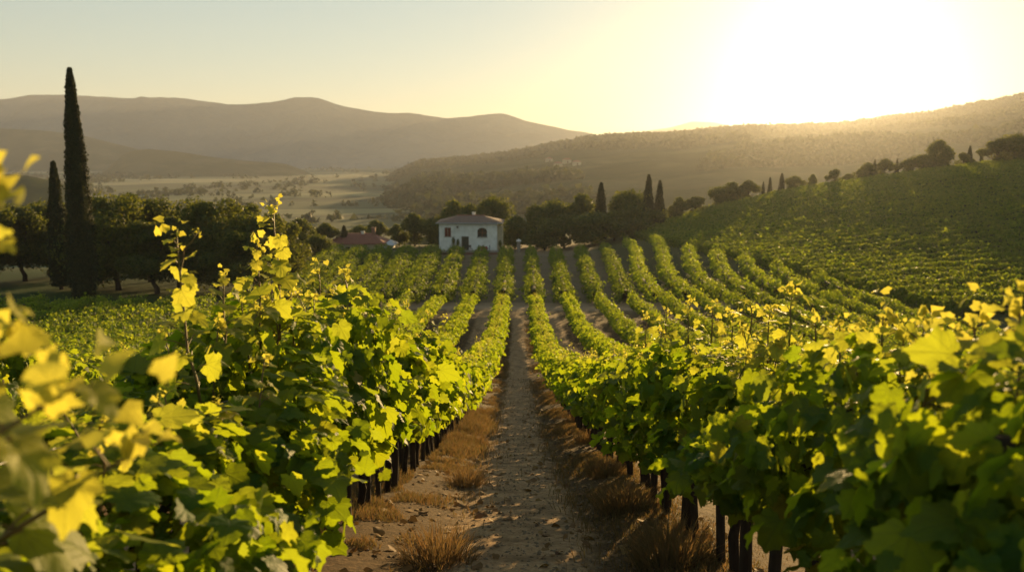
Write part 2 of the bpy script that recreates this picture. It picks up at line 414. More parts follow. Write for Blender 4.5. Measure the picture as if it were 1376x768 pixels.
def add_leaves(g, tmpl, pos, size, nrm, tip, rg, age=0.0, mi=0, curl=.5):
    TV, TF = tmpl; n = len(pos); k = len(TV)
    Z = unit(nrm); Y = unit(tip - (tip * Z).sum(-1, keepdims=True) * Z); X = np.cross(Y, Z)
    size = np.broadcast_to(size, (n,))
    asp = 1 + rg.uniform(-.16, .16, n); cl = 1 + rg.uniform(-curl, curl * 2.2, n)
    L = TV[None] * np.stack([asp, np.ones(n), cl], -1)[:, None, :] * size[:, None, None]
    V = pos[:, None, :] + L[..., 0:1] * X[:, None] + L[..., 1:2] * Y[:, None] + L[..., 2:3] * Z[:, None]
    A = np.zeros((n, k, 4)); A[..., 0] = TV[:, 0]; A[..., 1] = TV[:, 1]
    A[..., 2] = np.clip(rg.normal(.45, .28, n), 0, 1)[:, None]; A[..., 3] = np.broadcast_to(age, (n,))[:, None]
    off = (np.arange(n) * k)[:, None, None]
    V = V.reshape(-1, 3); A = A.reshape(-1, 4)
    for j, F in enumerate(TF):
        FF = (F[None] + off).reshape(-1, F.shape[1])
        if j == 0: g.add(V, FF, mi, A)
        else: g.F.append((FF + g.n - len(V), mi))

def canopy(g, rg, n, length, h0, h1, hw, tmpl, sz, mi=0, core=True):
    """leaves of one vine, row direction along y, centred on the origin"""
    y = rg.uniform(-length / 2, length / 2, n)
    t = rg.random(n) ** .85
    z = h0 + (h1 - h0) * t + .06 * np.sin(y * 7 + rg.uniform(0, 6))
    prof = hw * (0.62 + .55 * np.sin(np.clip(t, 0, 1) * math.pi) ** .7) * (1 + .35 * np.sin(y * 5.1 + z * 6 + rg.uniform(0, 6)))
    side = np.where(rg.random(n) < .5, 1, -1)
    r_ = np.where(rg.random(n) < .72, rg.normal(.92, .16, n), rg.uniform(0, 1, n))
    x = side * prof * r_
    pos = np.stack([x, y, z], -1)
    up = smooth(.7, 1.0, t)[:, None]
    out = np.stack([side * 1.0, np.zeros(n), np.zeros(n)], -1)
    nrm = out * .8 * (1 - .6 * up) + np.array([0, 0, 1.0]) * (.30 + .7 * up) + rg.normal(0, .62, (n, 3)) * np.array([.8, 1.25, .7])
    tip = np.array([0, 0, -1.0]) * (1 - .8 * up) + out * .45 + rg.normal(0, .45, (n, 3))
    s = sz * rg.choice([.55, .8, 1.0, 1.2, 1.4], n, p=[.2, .25, .3, .17, .08]) * rg.uniform(.85, 1.15, n) * (1 - .25 * up[:, 0])
    age = np.clip(rg.normal(.02, .10, n) + .55 * smooth(.80, 1.1, t) * rg.random(n), 0, 1)
    add_leaves(g, tmpl, pos, s, nrm, tip, rg, age, mi)
    return pos
def shoot(g, rg, p0, p1, tmpl, lsz=.075, mi_l=0, mi_s=1, nleaf=None, r0=.005, lean=None):
    p0 = np.array(p0, float); p1 = np.array(p1, float); L = np.linalg.norm(p1 - p0); k = 7
    t = np.linspace(0, 1, k); bend = np.array([rg.normal(0, .06), rg.normal(0, .06), 0]) * L if lean is None else np.array(lean)
    P = p0 + (p1 - p0) * t[:, None] + bend * np.sin(t * math.pi)[:, None] + rg.normal(0, .004, (k, 3))
    tube(g, P, r0 * (1 - .55 * t), 5, mi_s)
    nl = nleaf or max(5, int(L / .030)); tt = np.linspace(.08, .93, nl) + rg.uniform(-.03, .03, nl)
    az = np.arange(nl) * math.pi + rg.normal(0, .7, nl) + rg.uniform(0, 6)
    base = np.stack([np.interp(tt, t, P[:, i]) for i in range(3)], -1)
    pl = (.035 + .045 * (1 - tt)) * lsz / .075
    dirn = np.stack([np.cos(az), np.sin(az), .45 + 0 * az], -1)
    lb = base + dirn * pl[:, None]
    for a, b in zip(base, lb):
        if tmpl is not LL: tube(g, [a, (a + b) / 2 + (0, 0, .006), b], .0016 * lsz / .075, 3, mi_s, cap=False)
    s = lsz * (1.08 - .72 * tt ** 1.7) * rg.uniform(.8, 1.15, nl)
    nrm = np.stack([np.cos(az) * .35, np.sin(az) * .35, 1 + 0 * az], -1) + rg.normal(0, .45, (nl, 3))
    tip = dirn * (1, 1, 0) + np.array([0, 0, -.55]) + rg.normal(0, .25, (nl, 3))
    add_leaves(g, tmpl, lb, s, nrm, tip, rg, np.clip(.18 + .7 * tt, 0, 1), mi_l)
    # tip cluster of tiny unfolding leaves
    nc = 14 if tmpl is LH else 8
    q = P[-1] + rg.normal(0, 1, (nc, 3)) * np.array([.016, .016, .02]) * (lsz / .075) + (0, 0, .008)
    add_leaves(g, LM if tmpl is not LL else LL, q, rg.uniform(.012, .028, nc) * lsz / .075, rg.normal(0, 1, (nc, 3)), rg.normal(0, 1, (nc, 3)) + (0, 0, .8), rg, 1.0, mi_l)

def trunk_geo(rg, h=.78):
    g = Geo(); k = 9; t = np.linspace(0, 1, k)
    P = np.stack([rg.normal(0, .018, k).cumsum() * .6, rg.normal(0, .034, k).cumsum() * .7, -.12 + (h + .12) * t], -1)
    tube(g, P, .027 * (1.25 - .45 * t) * (1 + rg.uniform(-.15, .15, k)), 8, 0)
    # cordon arms along the wire
    for s in (-1, 1):
        y = np.linspace(0, .58, 6)
        Q = np.stack([P[-1, 0] + rg.normal(0, .008, 6), P[-1, 1] + s * y, P[-1, 2] + .02 + .03 * np.sin(y * 5) + rg.normal(0, .006, 6)], -1)
        tube(g, Q, .02 * (1 - .5 * y), 6, 0)
    return g

SP = 1.2      # vine spacing along the row
XO = 1.25     # half the lane width
mats_leaf = [M['leaf'], M['cane']]; mats_mid = [M['leaf_mid'], M['cane']]
H0, H1, HW = .71, 1.42, .32
def foliage_mesh(seed, lod, h1=H1, n=None, hw=HW):
    rg = np.random.default_rng(seed); g = Geo()
    if lod == 0: canopy(g, rg, n or 1250, SP * 1.12, H0, h1, hw, LH, .084)
    elif lod == 1: canopy(g, rg, n or 900, SP * 1.12, H0, h1, hw, LM, .090)
    else: canopy(g, rg, n or 560, SP * 1.12, H0, h1, hw, LL, .118)
    return g.mesh('vine_foliage', mats_leaf if lod == 0 else mats_mid)
trunk_meshes = [trunk_geo(np.random.default_rng(50 + i)).mesh('vine_trunk', [M['bark']]) for i in range(5)]
def shoot_mesh(seed, h, lod):
    rg = np.random.default_rng(seed); g = Geo()
    shoot(g, rg, (0, 0, -.18), (rg.normal(0, .06), rg.normal(0, .06), h), LH if lod == 0 else LM if lod == 1 else LL, .07 if lod < 2 else .08)
    return g.mesh('vine_shoot', mats_leaf if lod == 0 else mats_mid)
fol = {0: [foliage_mesh(100 + i, 0) for i in range(9)], 1: [foliage_mesh(200 + i, 1) for i in range(8)], 2: [foliage_mesh(300 + i, 2) for i in range(7)]}
sht = {l: [shoot_mesh(400 + 10 * l + i, .10 + .035 * i, l) for i in range(8)] for l in (0, 1, 2)}
ORD = ['first', 'second', 'third', 'fourth', 'fifth', 'sixth', 'seventh', 'eighth']
pr = random.Random(5)
ROWS = {'L1': (-1.25, 'first row on the dirt path\'s sunlit side'), 'R1': (1.25, 'first row on the dirt path\'s shaded side'),
        'L2': (-3.75, 'second row on the dirt path\'s sunlit side'), 'R2': (3.75, 'second row on the dirt path\'s shaded side'),
        'L3': (-6.25, 'third row on the dirt path\'s sunlit side')}
def make_vine(row, k, d):
    x0, desc = ROWS[row]; x = x0 + pr.uniform(-.03, .03)
    dist = math.hypot(x, d)
    lod = 0 if dist < 8.5 else 1 if dist < 24 else 2
    z = float(hz(x, d)) - .02
    v = empty('grapevine', (x, d, z))
    t = link('trunk', pr.choice(trunk_meshes), v); t.rotation_euler = (0, 0, pr.choice((0, math.pi)))
    f = link('foliage', fol[lod][(k * 5 + len(row) + int(x0 * 3)) % len(fol[lod])], v)
    sc_ = 1.0 + .11 * float(vnoise(np.float64(k * .83 + x0 * 7), np.float64(x0))) * 2 - .05 + pr.uniform(-.05, .05)
    if row == 'L1' and d < 4.2: sc_ *= .74 if d < 2.6 else .86
    if row in ('L2', 'L3'): sc_ *= .95
    if row == 'R1': sc_ = .92 if d < 3.6 else (sc_ - 1) * 1.2 + .90
    f.rotation_euler = (0, 0, pr.choice((0, math.pi))); f.scale = (pr.uniform(.9, 1.1) * (1.14 if row == 'L1' and d < 10 else 1.0), 1, sc_)
    up_ = .11 if row == 'R1' and d > 3.6 else 0.0; f.location = (0, 0, up_)
    if row in ('L1', 'R1') or lod < 2:
        for j in range(7 if lod < 2 else 3):
            s = link('shoot', pr.choice(sht[lod][:4] if d < 9 else sht[lod][:6]), v, (pr.uniform(-.24, .24), pr.uniform(-.55, .55), H1 * sc_ - .06 + up_))
            s.rotation_euler = (pr.uniform(-.15, .15), pr.uniform(-.15, .15), pr.uniform(0, 6))
            q = pr.uniform(.75, 1.15); s.scale = (1, 1, q)
    return v, sc_
vines = {}
for row, (x0, desc) in ROWS.items():
    for k in range(58):
        d = -.3 + (.35 if row[0] == 'R' else 0) + k * SP
        if row == 'L3' and k < 2: continue
        v, s = make_vine(row, k, d); vines[(row, k)] = v
        if row in ('L1', 'R1') and k < 8:
            tag(v, '%s grapevine from the near end of the %s' % (ORD[k], desc), 'grapevine', 'grapevines in the rows')
        elif row in ('L1', 'R1'):
            tag(v, 'grapevine farther down the ' + desc, 'grapevine', 'grapevines down the ' + desc)
        else:
            tag(v, 'grapevine in the ' + desc, 'grapevine', 'grapevines of the ' + desc)

# the tall shoots that stand out against the field, each a part of its vine
def tall_shoot(row, u, v, base_drop=.55, lsz=.10, lean=(0, 0, 0), dv=0, seed=0, double=False, x=None, du=0):
    x0 = ROWS[row][0] if x is None else x
    s_, e_ = ray(u, v); d = x0 / s_
    top = Vector((x0, d, EYE + e_ * d))
    k = int(round((d + .3 - (.35 if row[0] == 'R' else 0)) / SP)); k = max(0, k)
    vine = vines[(row, k)]; o = vine.location
    rg = np.random.default_rng(900 + seed); g = Geo()
    p1 = top - o; bx = (ROWS[row][0] - o.x) + (0 if x is None else (x0 - ROWS[row][0]) * .3); p0 = Vector((bx + du, p1.y + dv, p1.z - base_drop))
    shoot(g, rg, p0, p1, LH, lsz * 1.12, r0=.0065, lean=lean, nleaf=int(base_drop / .030))
    if double:
        m_ = p0.lerp(p1, .72); shoot(g, rg, m_, p1 + Vector((.07, .03, -.01)), LH, lsz * .4, r0=.004, nleaf=3)
    link('shoot', g.mesh('vine_shoot', mats_leaf), vine)
tall_shoot('L1', 366, 277, .75, .10, (.02, 0, 0), seed=1)
tall_shoot('L1', 236, 312, .65, .085, (-.01, 0, 0), seed=2, double=True, du=.06)
tall_shoot('L1', 345, 330, .5, .10, seed=3)
tall_shoot('L1', 428, 362, .45, .09, seed=4)
tall_shoot('L1', 462, 366, .45, .09, (.03, 0, 0), seed=5)
tall_shoot('L1', 512, 402, .35, .08, seed=6)
tall_shoot('L1', 545, 408, .3, .08, seed=16)
tall_shoot('L1', 4, 268, .55, .075, (.02, 0, 0), seed=7, x=-.66)
tall_shoot('L1', 30, 452, .30, .085, seed=9, x=-.74)
tall_shoot('L1', 80, 530, .32, .13, seed=8, x=-.58)
tall_shoot('L1', 190, 600, .30, .12, seed=19, x=-.60)
tall_shoot('R1', 1064, 390, .5, .10, seed=10)
tall_shoot('R1', 1096, 430, .45, .09, seed=11)
tall_shoot('R1', 1188, 424, .45, .09, seed=12)
tall_shoot('R1', 1240, 434, .4, .10, seed=13)
tall_shoot('R1', 1312, 424, .45, .11, seed=14)
tall_shoot('R1', 1370, 402, .5, .075, seed=15, x=1.1)
tall_shoot('R1', 1010, 408, .35, .09, seed=17)
for i_, (u_, v_, b_) in enumerate([(868, 424, .26), (895, 418, .28), (958, 412, .3), (985, 424, .28), (1035, 416, .32), (1130, 436, .34), (1155, 440, .32), (1215, 446, .34), (1275, 440, .34), (1340, 448, .36)]):
    tall_shoot('R1', u_, v_, b_ + .1, .075, seed=30 + i_)
for i_, (u_, v_) in enumerate([(300, 372), (392, 388), (448, 392), (488, 404), (575, 420), (598, 424)]):
    tall_shoot('L1', u_, v_, .34, .075, seed=50 + i_)
tall_shoot('R1', 926, 408, .3, .08, seed=18)

# trellis posts
def post_mesh(seed):
    rg = np.random.default_rng(seed); g = Geo(); k = 6; t = np.linspace(0, 1, k)
    P = np.stack([rg.normal(0, .004, k), rg.normal(0, .004, k), -.3 + 1.62 * t], -1)
    tube(g, P, (.024 + .004 * seed) * (1 - .08 * t), 8, 0)
    return g.mesh('trellis_post', [M['post']], smooth=True)
pmesh = [post_mesh(i) for i in range(4)]
for row in ('L1', 'R1'):
    x0, desc = ROWS[row]
    for k in range(112):
        d = 1.0 + k * .6 + pr.uniform(-.05, .05)
        if abs(((d + .3 - (.35 if row[0] == 'R' else 0)) % SP) - 0) < .12: d += .2
        x = x0 + pr.uniform(-.05, .05)
        if d > 67: break
        low = .8 if row == 'L1' and d < 4.6 else 1.0
        p = link('trellis_post', pr.choice(pmesh), None, (x, d, float(hz(x, d))))
        p.rotation_euler = (pr.uniform(-.05, .05), pr.uniform(-.05, .05), pr.uniform(0, 6)); p.scale = (1, 1, low * pr.uniform(.84, .95))
        tag(p, 'dark wooden post in the ' + desc, 'post', 'posts of the ' + desc)

# trellis wires strung along the two rows beside the path
M['wire'] = plain_mat('galvanised_wire', (.30, .29, .27), .5, (.20, .19, .18), 20, metal=.5)
for row in ('L1', 'R1'):
    x0, desc = ROWS[row]
    for h_, w_ in ((.66, 'lowest'), (1.12, 'upper')):
        yy = np.arange(.6, 67.5, .6); g = Geo(); tube(g, np.stack([x0 + .04 + 0 * yy, yy, hz(x0 + 0 * yy, yy, False) + h_ + .04 - .012 * np.sin(yy * 2.6)], -1), .0022, 4)
        tag(link('trellis_wire', g.mesh('trellis_wire', [M['wire']])), '%s trellis wire of the %s' % (w_, desc), 'wire')

# ------------------------------------------------------------------ all remaining vine rows: one mass
def vine_mass():
    g = Geo(); rg = np.random.default_rng(77)
    def line(P, n_per_m, sz, h0, h1, hw, tmpl, corew=.2, topage=.5, wob=1.0, mi=0):
        """P: polyline (k,3) on the ground"""
        seg = np.linalg.norm(np.diff(P, axis=0), axis=1); cum = np.concatenate([[0], seg.cumsum()]); L = cum[-1]
        n = int(L * n_per_m)
        if n < 4: return
        s = rg.uniform(0, L, n); c = np.stack([np.interp(s, cum, P[:, i]) for i in range(3)], -1)
        dirv = np.gradient(P, axis=0); dirv[:, 2] = 0; dirv = unit(dirv)
        dv = unit(np.stack([np.interp(s, cum, dirv[:, i]) for i in range(3)], -1)); lat = np.stack([dv[:, 1], -dv[:, 0], 0 * s], -1)
        ph = rg.uniform(0, 60)
        t = rg.random(n) ** .8
        hh = 1 + .17 * wob * (vnoise(s * .9 + ph, s * 0 + ph) + .5 * vnoise(s * 2.4 + ph, s * 0 + 3)) * 2
        z = h0 + (h1 * hh - h0) * t
        prof = hw * (.62 + .5 * np.sin(t * math.pi) ** .7) * (1 + .5 * wob * vnoise(s * .8 + ph, z * 2 + 7) * 2)
        side = np.where(rg.random(n) < .5, 1, -1); x = side * prof * rg.normal(.88, .18, n)
        x = np.where(t > .9, x * rg.random(n), x)
        tipz = (rg.random(n) < .05) & (t > .6); z = z + tipz * rg.uniform(.05, .38, n)
        pos = c + lat * x[:, None]; pos[:, 2] += z
        up = smooth(.6, 1, t)[:, None]; out = lat * side[:, None]
        nrm = out * (1 - .6 * up) + np.array([0, 0, 1.]) * (.4 + .9 * up) + rg.normal(0, .45, (n, 3))
        tip = np.array([0, 0, -1.]) * (1 - .8 * up) + out * .5 + rg.normal(0, .5, (n, 3))
        age = np.clip(rg.normal(.02, .12, n) + topage * smooth(.8, 1.05, t) * rg.random(n), 0, 1)
        add_leaves(g, tmpl, pos, sz * rg.uniform(.45, 1.3, n), nrm, tip, rg, age, mi)
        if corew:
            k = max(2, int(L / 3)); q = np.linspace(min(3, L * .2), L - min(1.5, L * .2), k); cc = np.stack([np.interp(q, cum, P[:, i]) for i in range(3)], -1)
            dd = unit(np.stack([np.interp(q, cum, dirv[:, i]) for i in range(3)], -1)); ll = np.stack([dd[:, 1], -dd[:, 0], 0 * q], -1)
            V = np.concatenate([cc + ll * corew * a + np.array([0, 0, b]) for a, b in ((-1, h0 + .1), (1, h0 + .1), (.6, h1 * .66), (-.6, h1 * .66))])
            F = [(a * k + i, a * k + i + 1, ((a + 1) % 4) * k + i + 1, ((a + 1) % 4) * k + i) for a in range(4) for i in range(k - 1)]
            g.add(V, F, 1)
    def gl(xs, ys): xs = np.asarray(xs, float); ys = np.asarray(ys, float); return np.stack([xs, ys, hz(xs, ys)], -1)
    # near field, rows parallel to the path
    for k in range(2, 21):
        for s in (-1, 1):
            x = s * (1.25 + 2.5 * k)
            if s < 0 and k == 2: continue
            if s > 0 and k > 10: continue
            y1 = 69.8 + (.06 * (x + 20) if s < 0 else 0) - (1.5 if s < 0 and k > 4 else 0)
            y0 = max(1.0, abs(x) / .75 - 6) if s < 0 else max(1.0, abs(x) * .9)
            for a, b, npm, sz, tm in ((y0, 14, 330, .12, LM), (max(14, y0), 30, 260, .13, LL), (max(30, y0), y1, 190, .16, LL)):
                if b - a > 1: yy = np.arange(a, b + .01, 1.0); line(gl(x + 0 * yy, yy), npm, sz, .55, 1.36, .32, tm, .12)
            if s > 0 and k >= 4:
                yy = np.arange(y1 + .8, 136, 1.5); xx = x * (1 + .45 * smooth(72, 135, yy)); q = xx < 29 - (yy - 63) * .13
                if q.sum() > 3: line(gl(xx[q], yy[q]), 150, .19, .4, 1.45, .5, LL, .26, wob=1.6, mi=0)
    # second field beyond the cross track, rows fanning towards the house
    for k in range(-16, 4):
        yy = np.arange(71.6, 134 if k > -7 else 138, 1.5); t = (yy - 71.6) / 63
        x = (k + .5) * (2.5 + 1.2 * t)
        keep = (x > -21.5 - .14 * (yy - 76)) & (x < 13.0)
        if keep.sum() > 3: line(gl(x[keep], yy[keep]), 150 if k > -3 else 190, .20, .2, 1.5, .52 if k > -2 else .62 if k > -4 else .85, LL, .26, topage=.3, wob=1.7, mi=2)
    # hillside rows to the east, along the contour
    y = 63.0
    while y < 171:
        xs = np.arange(30 - (y - 63) * .13, 128, 2.0)
        yy = y + .10 * (xs - 17) + 3.0 * fbm(xs / 40, xs * 0 + y / 60, 2)
        xs2 = xs[(yy < 174 + 0 * xs) & (xs < 20 + yy * .68)]; yy = yy[(yy < 174 + 0 * xs) & (xs < 20 + yy * .68)]
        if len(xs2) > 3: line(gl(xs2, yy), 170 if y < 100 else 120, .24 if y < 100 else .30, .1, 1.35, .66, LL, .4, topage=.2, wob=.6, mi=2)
        y += 3.1
    return g
tag(link('vine_rows', vine_mass().mesh('vine_rows', [M['leaf_mid'], M['hedge_core'], M['leaf_far_shade']])), 'mass of leafy vine rows covering the fields and the hillside', 'vineyard rows', kind='stuff')

# ------------------------------------------------------------------ dry grass, litter and pebbles
def dry_grass():
    g = Geo(); rg = np.random.default_rng(11)
    n = 150000; y = 3.2 + rg.random(n) ** 1.5 * 58
    side = np.where(rg.random(n) < .5, -1, 1)
    x = side * (1.10 + rg.normal(0, .24, n)) - side * .06
    dens = vnoise(x * 1.1 + 9, y * .75) + .45 * vnoise(x * 4, y * 3) ; keep = dens > -.18
    x, y, dens = x[keep], y[keep], dens[keep]
    # a little on the lane's own shoulders and in the other lanes
    m = 22000; x2 = rg.uniform(-9, 9, m); y2 = 3 + rg.random(m) ** 1.2 * 55; k2 = (np.abs(x2) > 1.5) | (rg.random(m) < .05)
    x = np.concatenate([x, x2[k2]]); y = np.concatenate([y, y2[k2]]); dens = np.concatenate([dens, np.full(k2.sum(), .0)])
    n = len(x); h = (.035 + .17 * np.clip(dens + .25, 0, 1)) * np.where(x > .55, .42, 1) * rg.uniform(.5, 1.4, n) * (1 + y * .006)
    w = .0026 * (1 + y * .07); z = hz(x, y)
    az = rg.uniform(0, 6.28, n); bend = rg.uniform(.1, .9, n) * h; ba = rg.uniform(0, 6.28, n)
    P = np.stack([x, y, z - .01], -1); W = np.stack([np.cos(az) * w, np.sin(az) * w, 0 * w], -1)
    Tm = P + np.stack([np.cos(ba) * bend * .35, np.sin(ba) * bend * .35, h * .6], -1); Tt = P + np.stack([np.cos(ba) * bend, np.sin(ba) * bend, h], -1)
    V = np.stack([P - W, P + W, Tm + W * .7, Tm - W * .7, Tt], 1).reshape(-1, 3)
    o = (np.arange(n) * 5)[:, None]
    A = np.zeros((n, 5, 4)); A[..., 2] = rg.random(n)[:, None]; A = A.reshape(-1, 4)
    g.add(V, o + np.array([[0, 1, 2, 3]]), 0, A); g.F.append((o + np.array([[3, 2, 4]]), 0))
    return g
tag(link('dry_grass', dry_grass().mesh('dry_grass', [M['straw']], False)), 'dry straw-coloured grass along the feet of the vines', 'grass', kind='stuff')
def tuft_mesh(seed, r=.2, h=.3, n=520):
    rg = np.random.default_rng(seed); g = Geo()
    a = rg.uniform(0, 6.28, n); rr = r * rg.random(n) ** .6; x, y = rr * np.cos(a), rr * np.sin(a)
    hh = h * rg.uniform(.5, 1.1, n) * (1 - .5 * (rr / r) ** 2); w = .0028
    out = .55 * rr / r + .15; az = rg.uniform(0, 6.28, n); a2 = a + rg.normal(0, .5, n)
    P = np.stack([x, y, -.02 + 0 * x], -1); W = np.stack([np.cos(az) * w, np.sin(az) * w, 0 * x], -1)
    Tm = P + np.stack([np.cos(a2) * out * hh * .4, np.sin(a2) * out * hh * .4, hh * .62], -1); Tt = P + np.stack([np.cos(a2) * out * hh * 1.05, np.sin(a2) * out * hh * 1.05, hh], -1)
    V = np.stack([P - W, P + W, Tm + W * .8, Tm - W * .8, Tt], 1).reshape(-1, 3); o = (np.arange(n) * 5)[:, None]
    A = np.zeros((n, 5, 4)); A[..., 2] = (rg.random(n) * .6)[:, None]; A = A.reshape(-1, 4)
    g.add(V, o + np.array([[0, 1, 2, 3]]), 0, A); g.F.append((o + np.array([[3, 2, 4]]), 0))
    return g.mesh('grass_tuft', [M['straw']], False)
tm = [tuft_mesh(i) for i in range(4)]
def place_px(u, v, guess=10.0):
    s, e = ray(u, v); d = np.linspace(2, 120, 4000); zz = EYE + e * d; gz = hz(s * d, d, False)
    i = np.argmax(zz < gz); return float(s * d[i]), float(d[i])
for i, (u, v, s, lb) in enumerate([(588, 752, 1.0, 'big dry grass tuft at the foot of the sunlit vine row, nearest the bottom edge'), (626, 650, .9, 'bright orange dry grass tuft glowing beside the sunlit vine row'),
        (640, 598, .8, 'small dry grass tuft beside the sunlit row, just beyond the orange one'), (648, 560, .8, 'dark dry grass tuft far up the sunlit vine row'),
        (902, 764, 1.1, 'large dry grass tuft at the feet of posts in the shaded row'), (838, 690, 1.0, 'dry grass tuft midway along the shaded vine row'),
        (815, 645, .9, 'low dry grass tuft leaning to the path from the shaded row'), (790, 600, .9, 'tawny dry grass tuft beyond the low one on the shaded side'),
        (770, 572, .9, 'small dry grass tuft far along the shaded vine row')]):
    x, d = place_px(u, v); o = link('grass_tuft', tm[i % 4], None, (x, d, float(hz(x, d)))); o.scale = (s * 1.15, s * 1.15, s); o.rotation_euler = (0, 0, i * 1.3)
    tag(o, lb, 'grass tuft', 'dry grass tufts beside the path')
def pebbles():
    g = Geo(); rg = np.random.default_rng(21); n = 6000
    y = 3.5 + rg.random(n) ** 1.6 * 32; x = rg.normal(0, .5, n); x = np.clip(x, -1.15, 1.15)
    s = .006 + .016 * rg.random(n) ** 3.5; z = hz(x, y)
    ic = np.array([(1, 0, 0), (-1, 0, 0), (0, 1, 0), (0, -1, 0), (0, 0, 1), (0, 0, -1)], float)
    F = np.array([(0, 2, 4), (2, 1, 4), (1, 3, 4), (3, 0, 4), (2, 0, 5), (1, 2, 5), (3, 1, 5), (0, 3, 5)])
    V = ic[None] * s[:, None, None] * rg.uniform(.6, 1.3, (n, 6, 1)) * np.array([1, 1, .65]); a = rg.uniform(0, 6.28, n)
    Vx = V[..., 0] * np.cos(a)[:, None] - V[..., 1] * np.sin(a)[:, None]; Vy = V[..., 0] * np.sin(a)[:, None] + V[..., 1] * np.cos(a)[:, None]
    V = np.stack([Vx + x[:, None], Vy + y[:, None], V[..., 2] + z[:, None] + s[:, None] * .25], -1).reshape(-1, 3)
    g.add(V, (F[None] + (np.arange(n) * 6)[:, None, None]).reshape(-1, 3), 0)
    return g
tag(link('pebbles', pebbles().mesh('pebbles', [plain_mat('clods', (.30, .23, .15), .95, (.16, .11, .07), 3)], False)), 'small stones and clods strewn over the dirt path', 'pebbles', kind='stuff')

def fallen_leaves():
    g = Geo(); rg = np.random.default_rng(23); n = 1500
    y = 4 + rg.random(n) ** 1.5 * 30; x = np.where(rg.random(n) < .5, -1, 1) * rg.uniform(.1, 1.5, n); z = hz(x, y) + .012
    nr = np.stack([rg.normal(0, .35, n), rg.normal(0, .35, n), np.ones(n)], -1)
    add_leaves(g, LM, np.stack([x, y, z], -1), rg.uniform(.03, .085, n), nr, rg.normal(0, 1, (n, 3)), rg, 0, 0, 1.0)
    return g
tag(link('fallen_leaves', fallen_leaves().mesh('fallen_leaves', [foliage_mat('dead_vine_leaf', (.16, .08, .03), (.28, .17, .06), (.2, .1, .02), (.3, .18, .03), .2, .8)])), 'dry brown vine leaves lying along the path edges', 'fallen leaves', kind='stuff')

# ------------------------------------------------------------------ trees
def crown_geo(rg, w, h, z0, n, sz, lumps=26, flat=1.0):
    """uneven crown of leaf clumps on sub-lobes; returns lobes for the limbs"""
    g = Geo(); C0 = []
    for i in range(lumps):
        a = rg.uniform(0, 6.28); u = rg.random() ** .6; zz = rg.random()
        rad = w / 2 * (.35 + .65 * math.sin(math.pi * min(1, .18 + .8 * zz)) ) * u * .82
        C0.append((rad * math.cos(a), rad * math.sin(a), z0 + h * (.12 + .74 * zz), rg.uniform(.13, .23) * w * (1.1 - .4 * zz)))
    C0 = np.array(C0); k = rg.integers(0, lumps, n)
    dirn = unit(rg.normal(0, 1, (n, 3))); r_ = C0[k, 3] * rg.normal(.9, .17, n) * (1 + .4 * vnoise(dirn[:, 0] * 3 + k, dirn[:, 2] * 3 + k))
    pos = C0[k, :3] + dirn * r_[:, None] * np.array([1, 1, .8 * flat])
    nrm = dirn + rg.normal(0, .6, (n, 3)); tip = rg.normal(0, 1, (n, 3)) + (0, 0, -.3)
    add_leaves(g, LL, pos, sz * rg.uniform(.5, 1.3, n), nrm, tip, rg, 0.0, 0)
    return g, C0
def tree_meshes(seed, w, h, th, n, sz, lumps=26, multi=1):
    rg = np.random.default_rng(seed); g, C0 = crown_geo(rg, w, h - th, th, n, sz, lumps)
    t = Geo(); top = np.array([0, 0, th + (h - th) * .35])
    P = np.array([(0, 0, -.5), (rg.normal(0, .08), rg.normal(0, .08), th * .5), (rg.normal(0, .15), rg.normal(0, .15), th), tuple(top)])
    tube(t, P, np.array([.055, .042, .036, .022]) * h * .62, 9)
    for j in range(min(9, lumps)):
        c = C0[j, :3]; s = P[2] + (top - P[2]) * rg.random(); tube(t, [s, (s + c) / 2 + (0, 0, -.04 * h), c], np.array([.014, .010, .005]) * h, 5)
    return g.mesh('tree_crown', [M['tree']], False), t.mesh('tree_trunk', [M['trunk']])
def cypress_meshes(seed, w, h, n, sz):
    rg = np.random.default_rng(seed); g = Geo()
    t = rg.random(n) ** 1.05; a = rg.uniform(0, 6.28, n)
    prof = w / 2 * np.minimum(1, (1.02 - t) ** .62 * 1.12) * (.74 + .26 * smooth(0, .14, t)) * (1 - .0 * t)
    ridg = 1 + .11 * np.sin(a * 5 + t * 9 + seed) + .16 * vnoise(a * 3, t * 22) * 2 + .16 * vnoise(a * 7, t * 70)
    r_ = prof * ridg * np.where(rg.random(n) < .8, rg.normal(.96, .10, n), rg.uniform(.3, 1, n))
    pos = np.stack([r_ * np.cos(a), r_ * np.sin(a), .25 + (h - .3) * t], -1)
    out = np.stack([np.cos(a), np.sin(a), 0 * a], -1)
    add_leaves(g, LL, pos, sz * rg.uniform(.6, 1.3, n), out + rg.normal(0, .45, (n, 3)), np.array([0, 0, 1.]) + out * .3 + rg.normal(0, .25, (n, 3)), rg, 0, 0)
    c = Geo(); tube(c, [(0, 0, -.4), (0, 0, h * .4), (0, 0, h * .9)], [.09 * w + .05, .06 * w + .03, .02], 8)
    # dark inner column of branchlets
    tt = np.linspace(.02, .95, 14); tube(g, np.stack([0 * tt, 0 * tt, .25 + (h - .3) * tt], -1), w / 2 * .72 * np.minimum(1, (1.02 - tt) ** .62 * 1.12), 12, 0, (0, 0, 0, 0))
    return g.mesh('cypress_crown', [M['cypress']], False), c.mesh('cypress_trunk', [M['trunk']])
def put_tree(name, meshes, x, y, s, label, cat, group=None, rz=None, sx=1.0):
    o = empty(name, (x, y, float(hz(x, y, False))), pr.uniform(0, 6) if rz is None else rz, (s * sx, s * sx, s))
    link('crown', meshes[0], o); link('trunk', meshes[1], o)
    tag(o, label, cat, group); return o
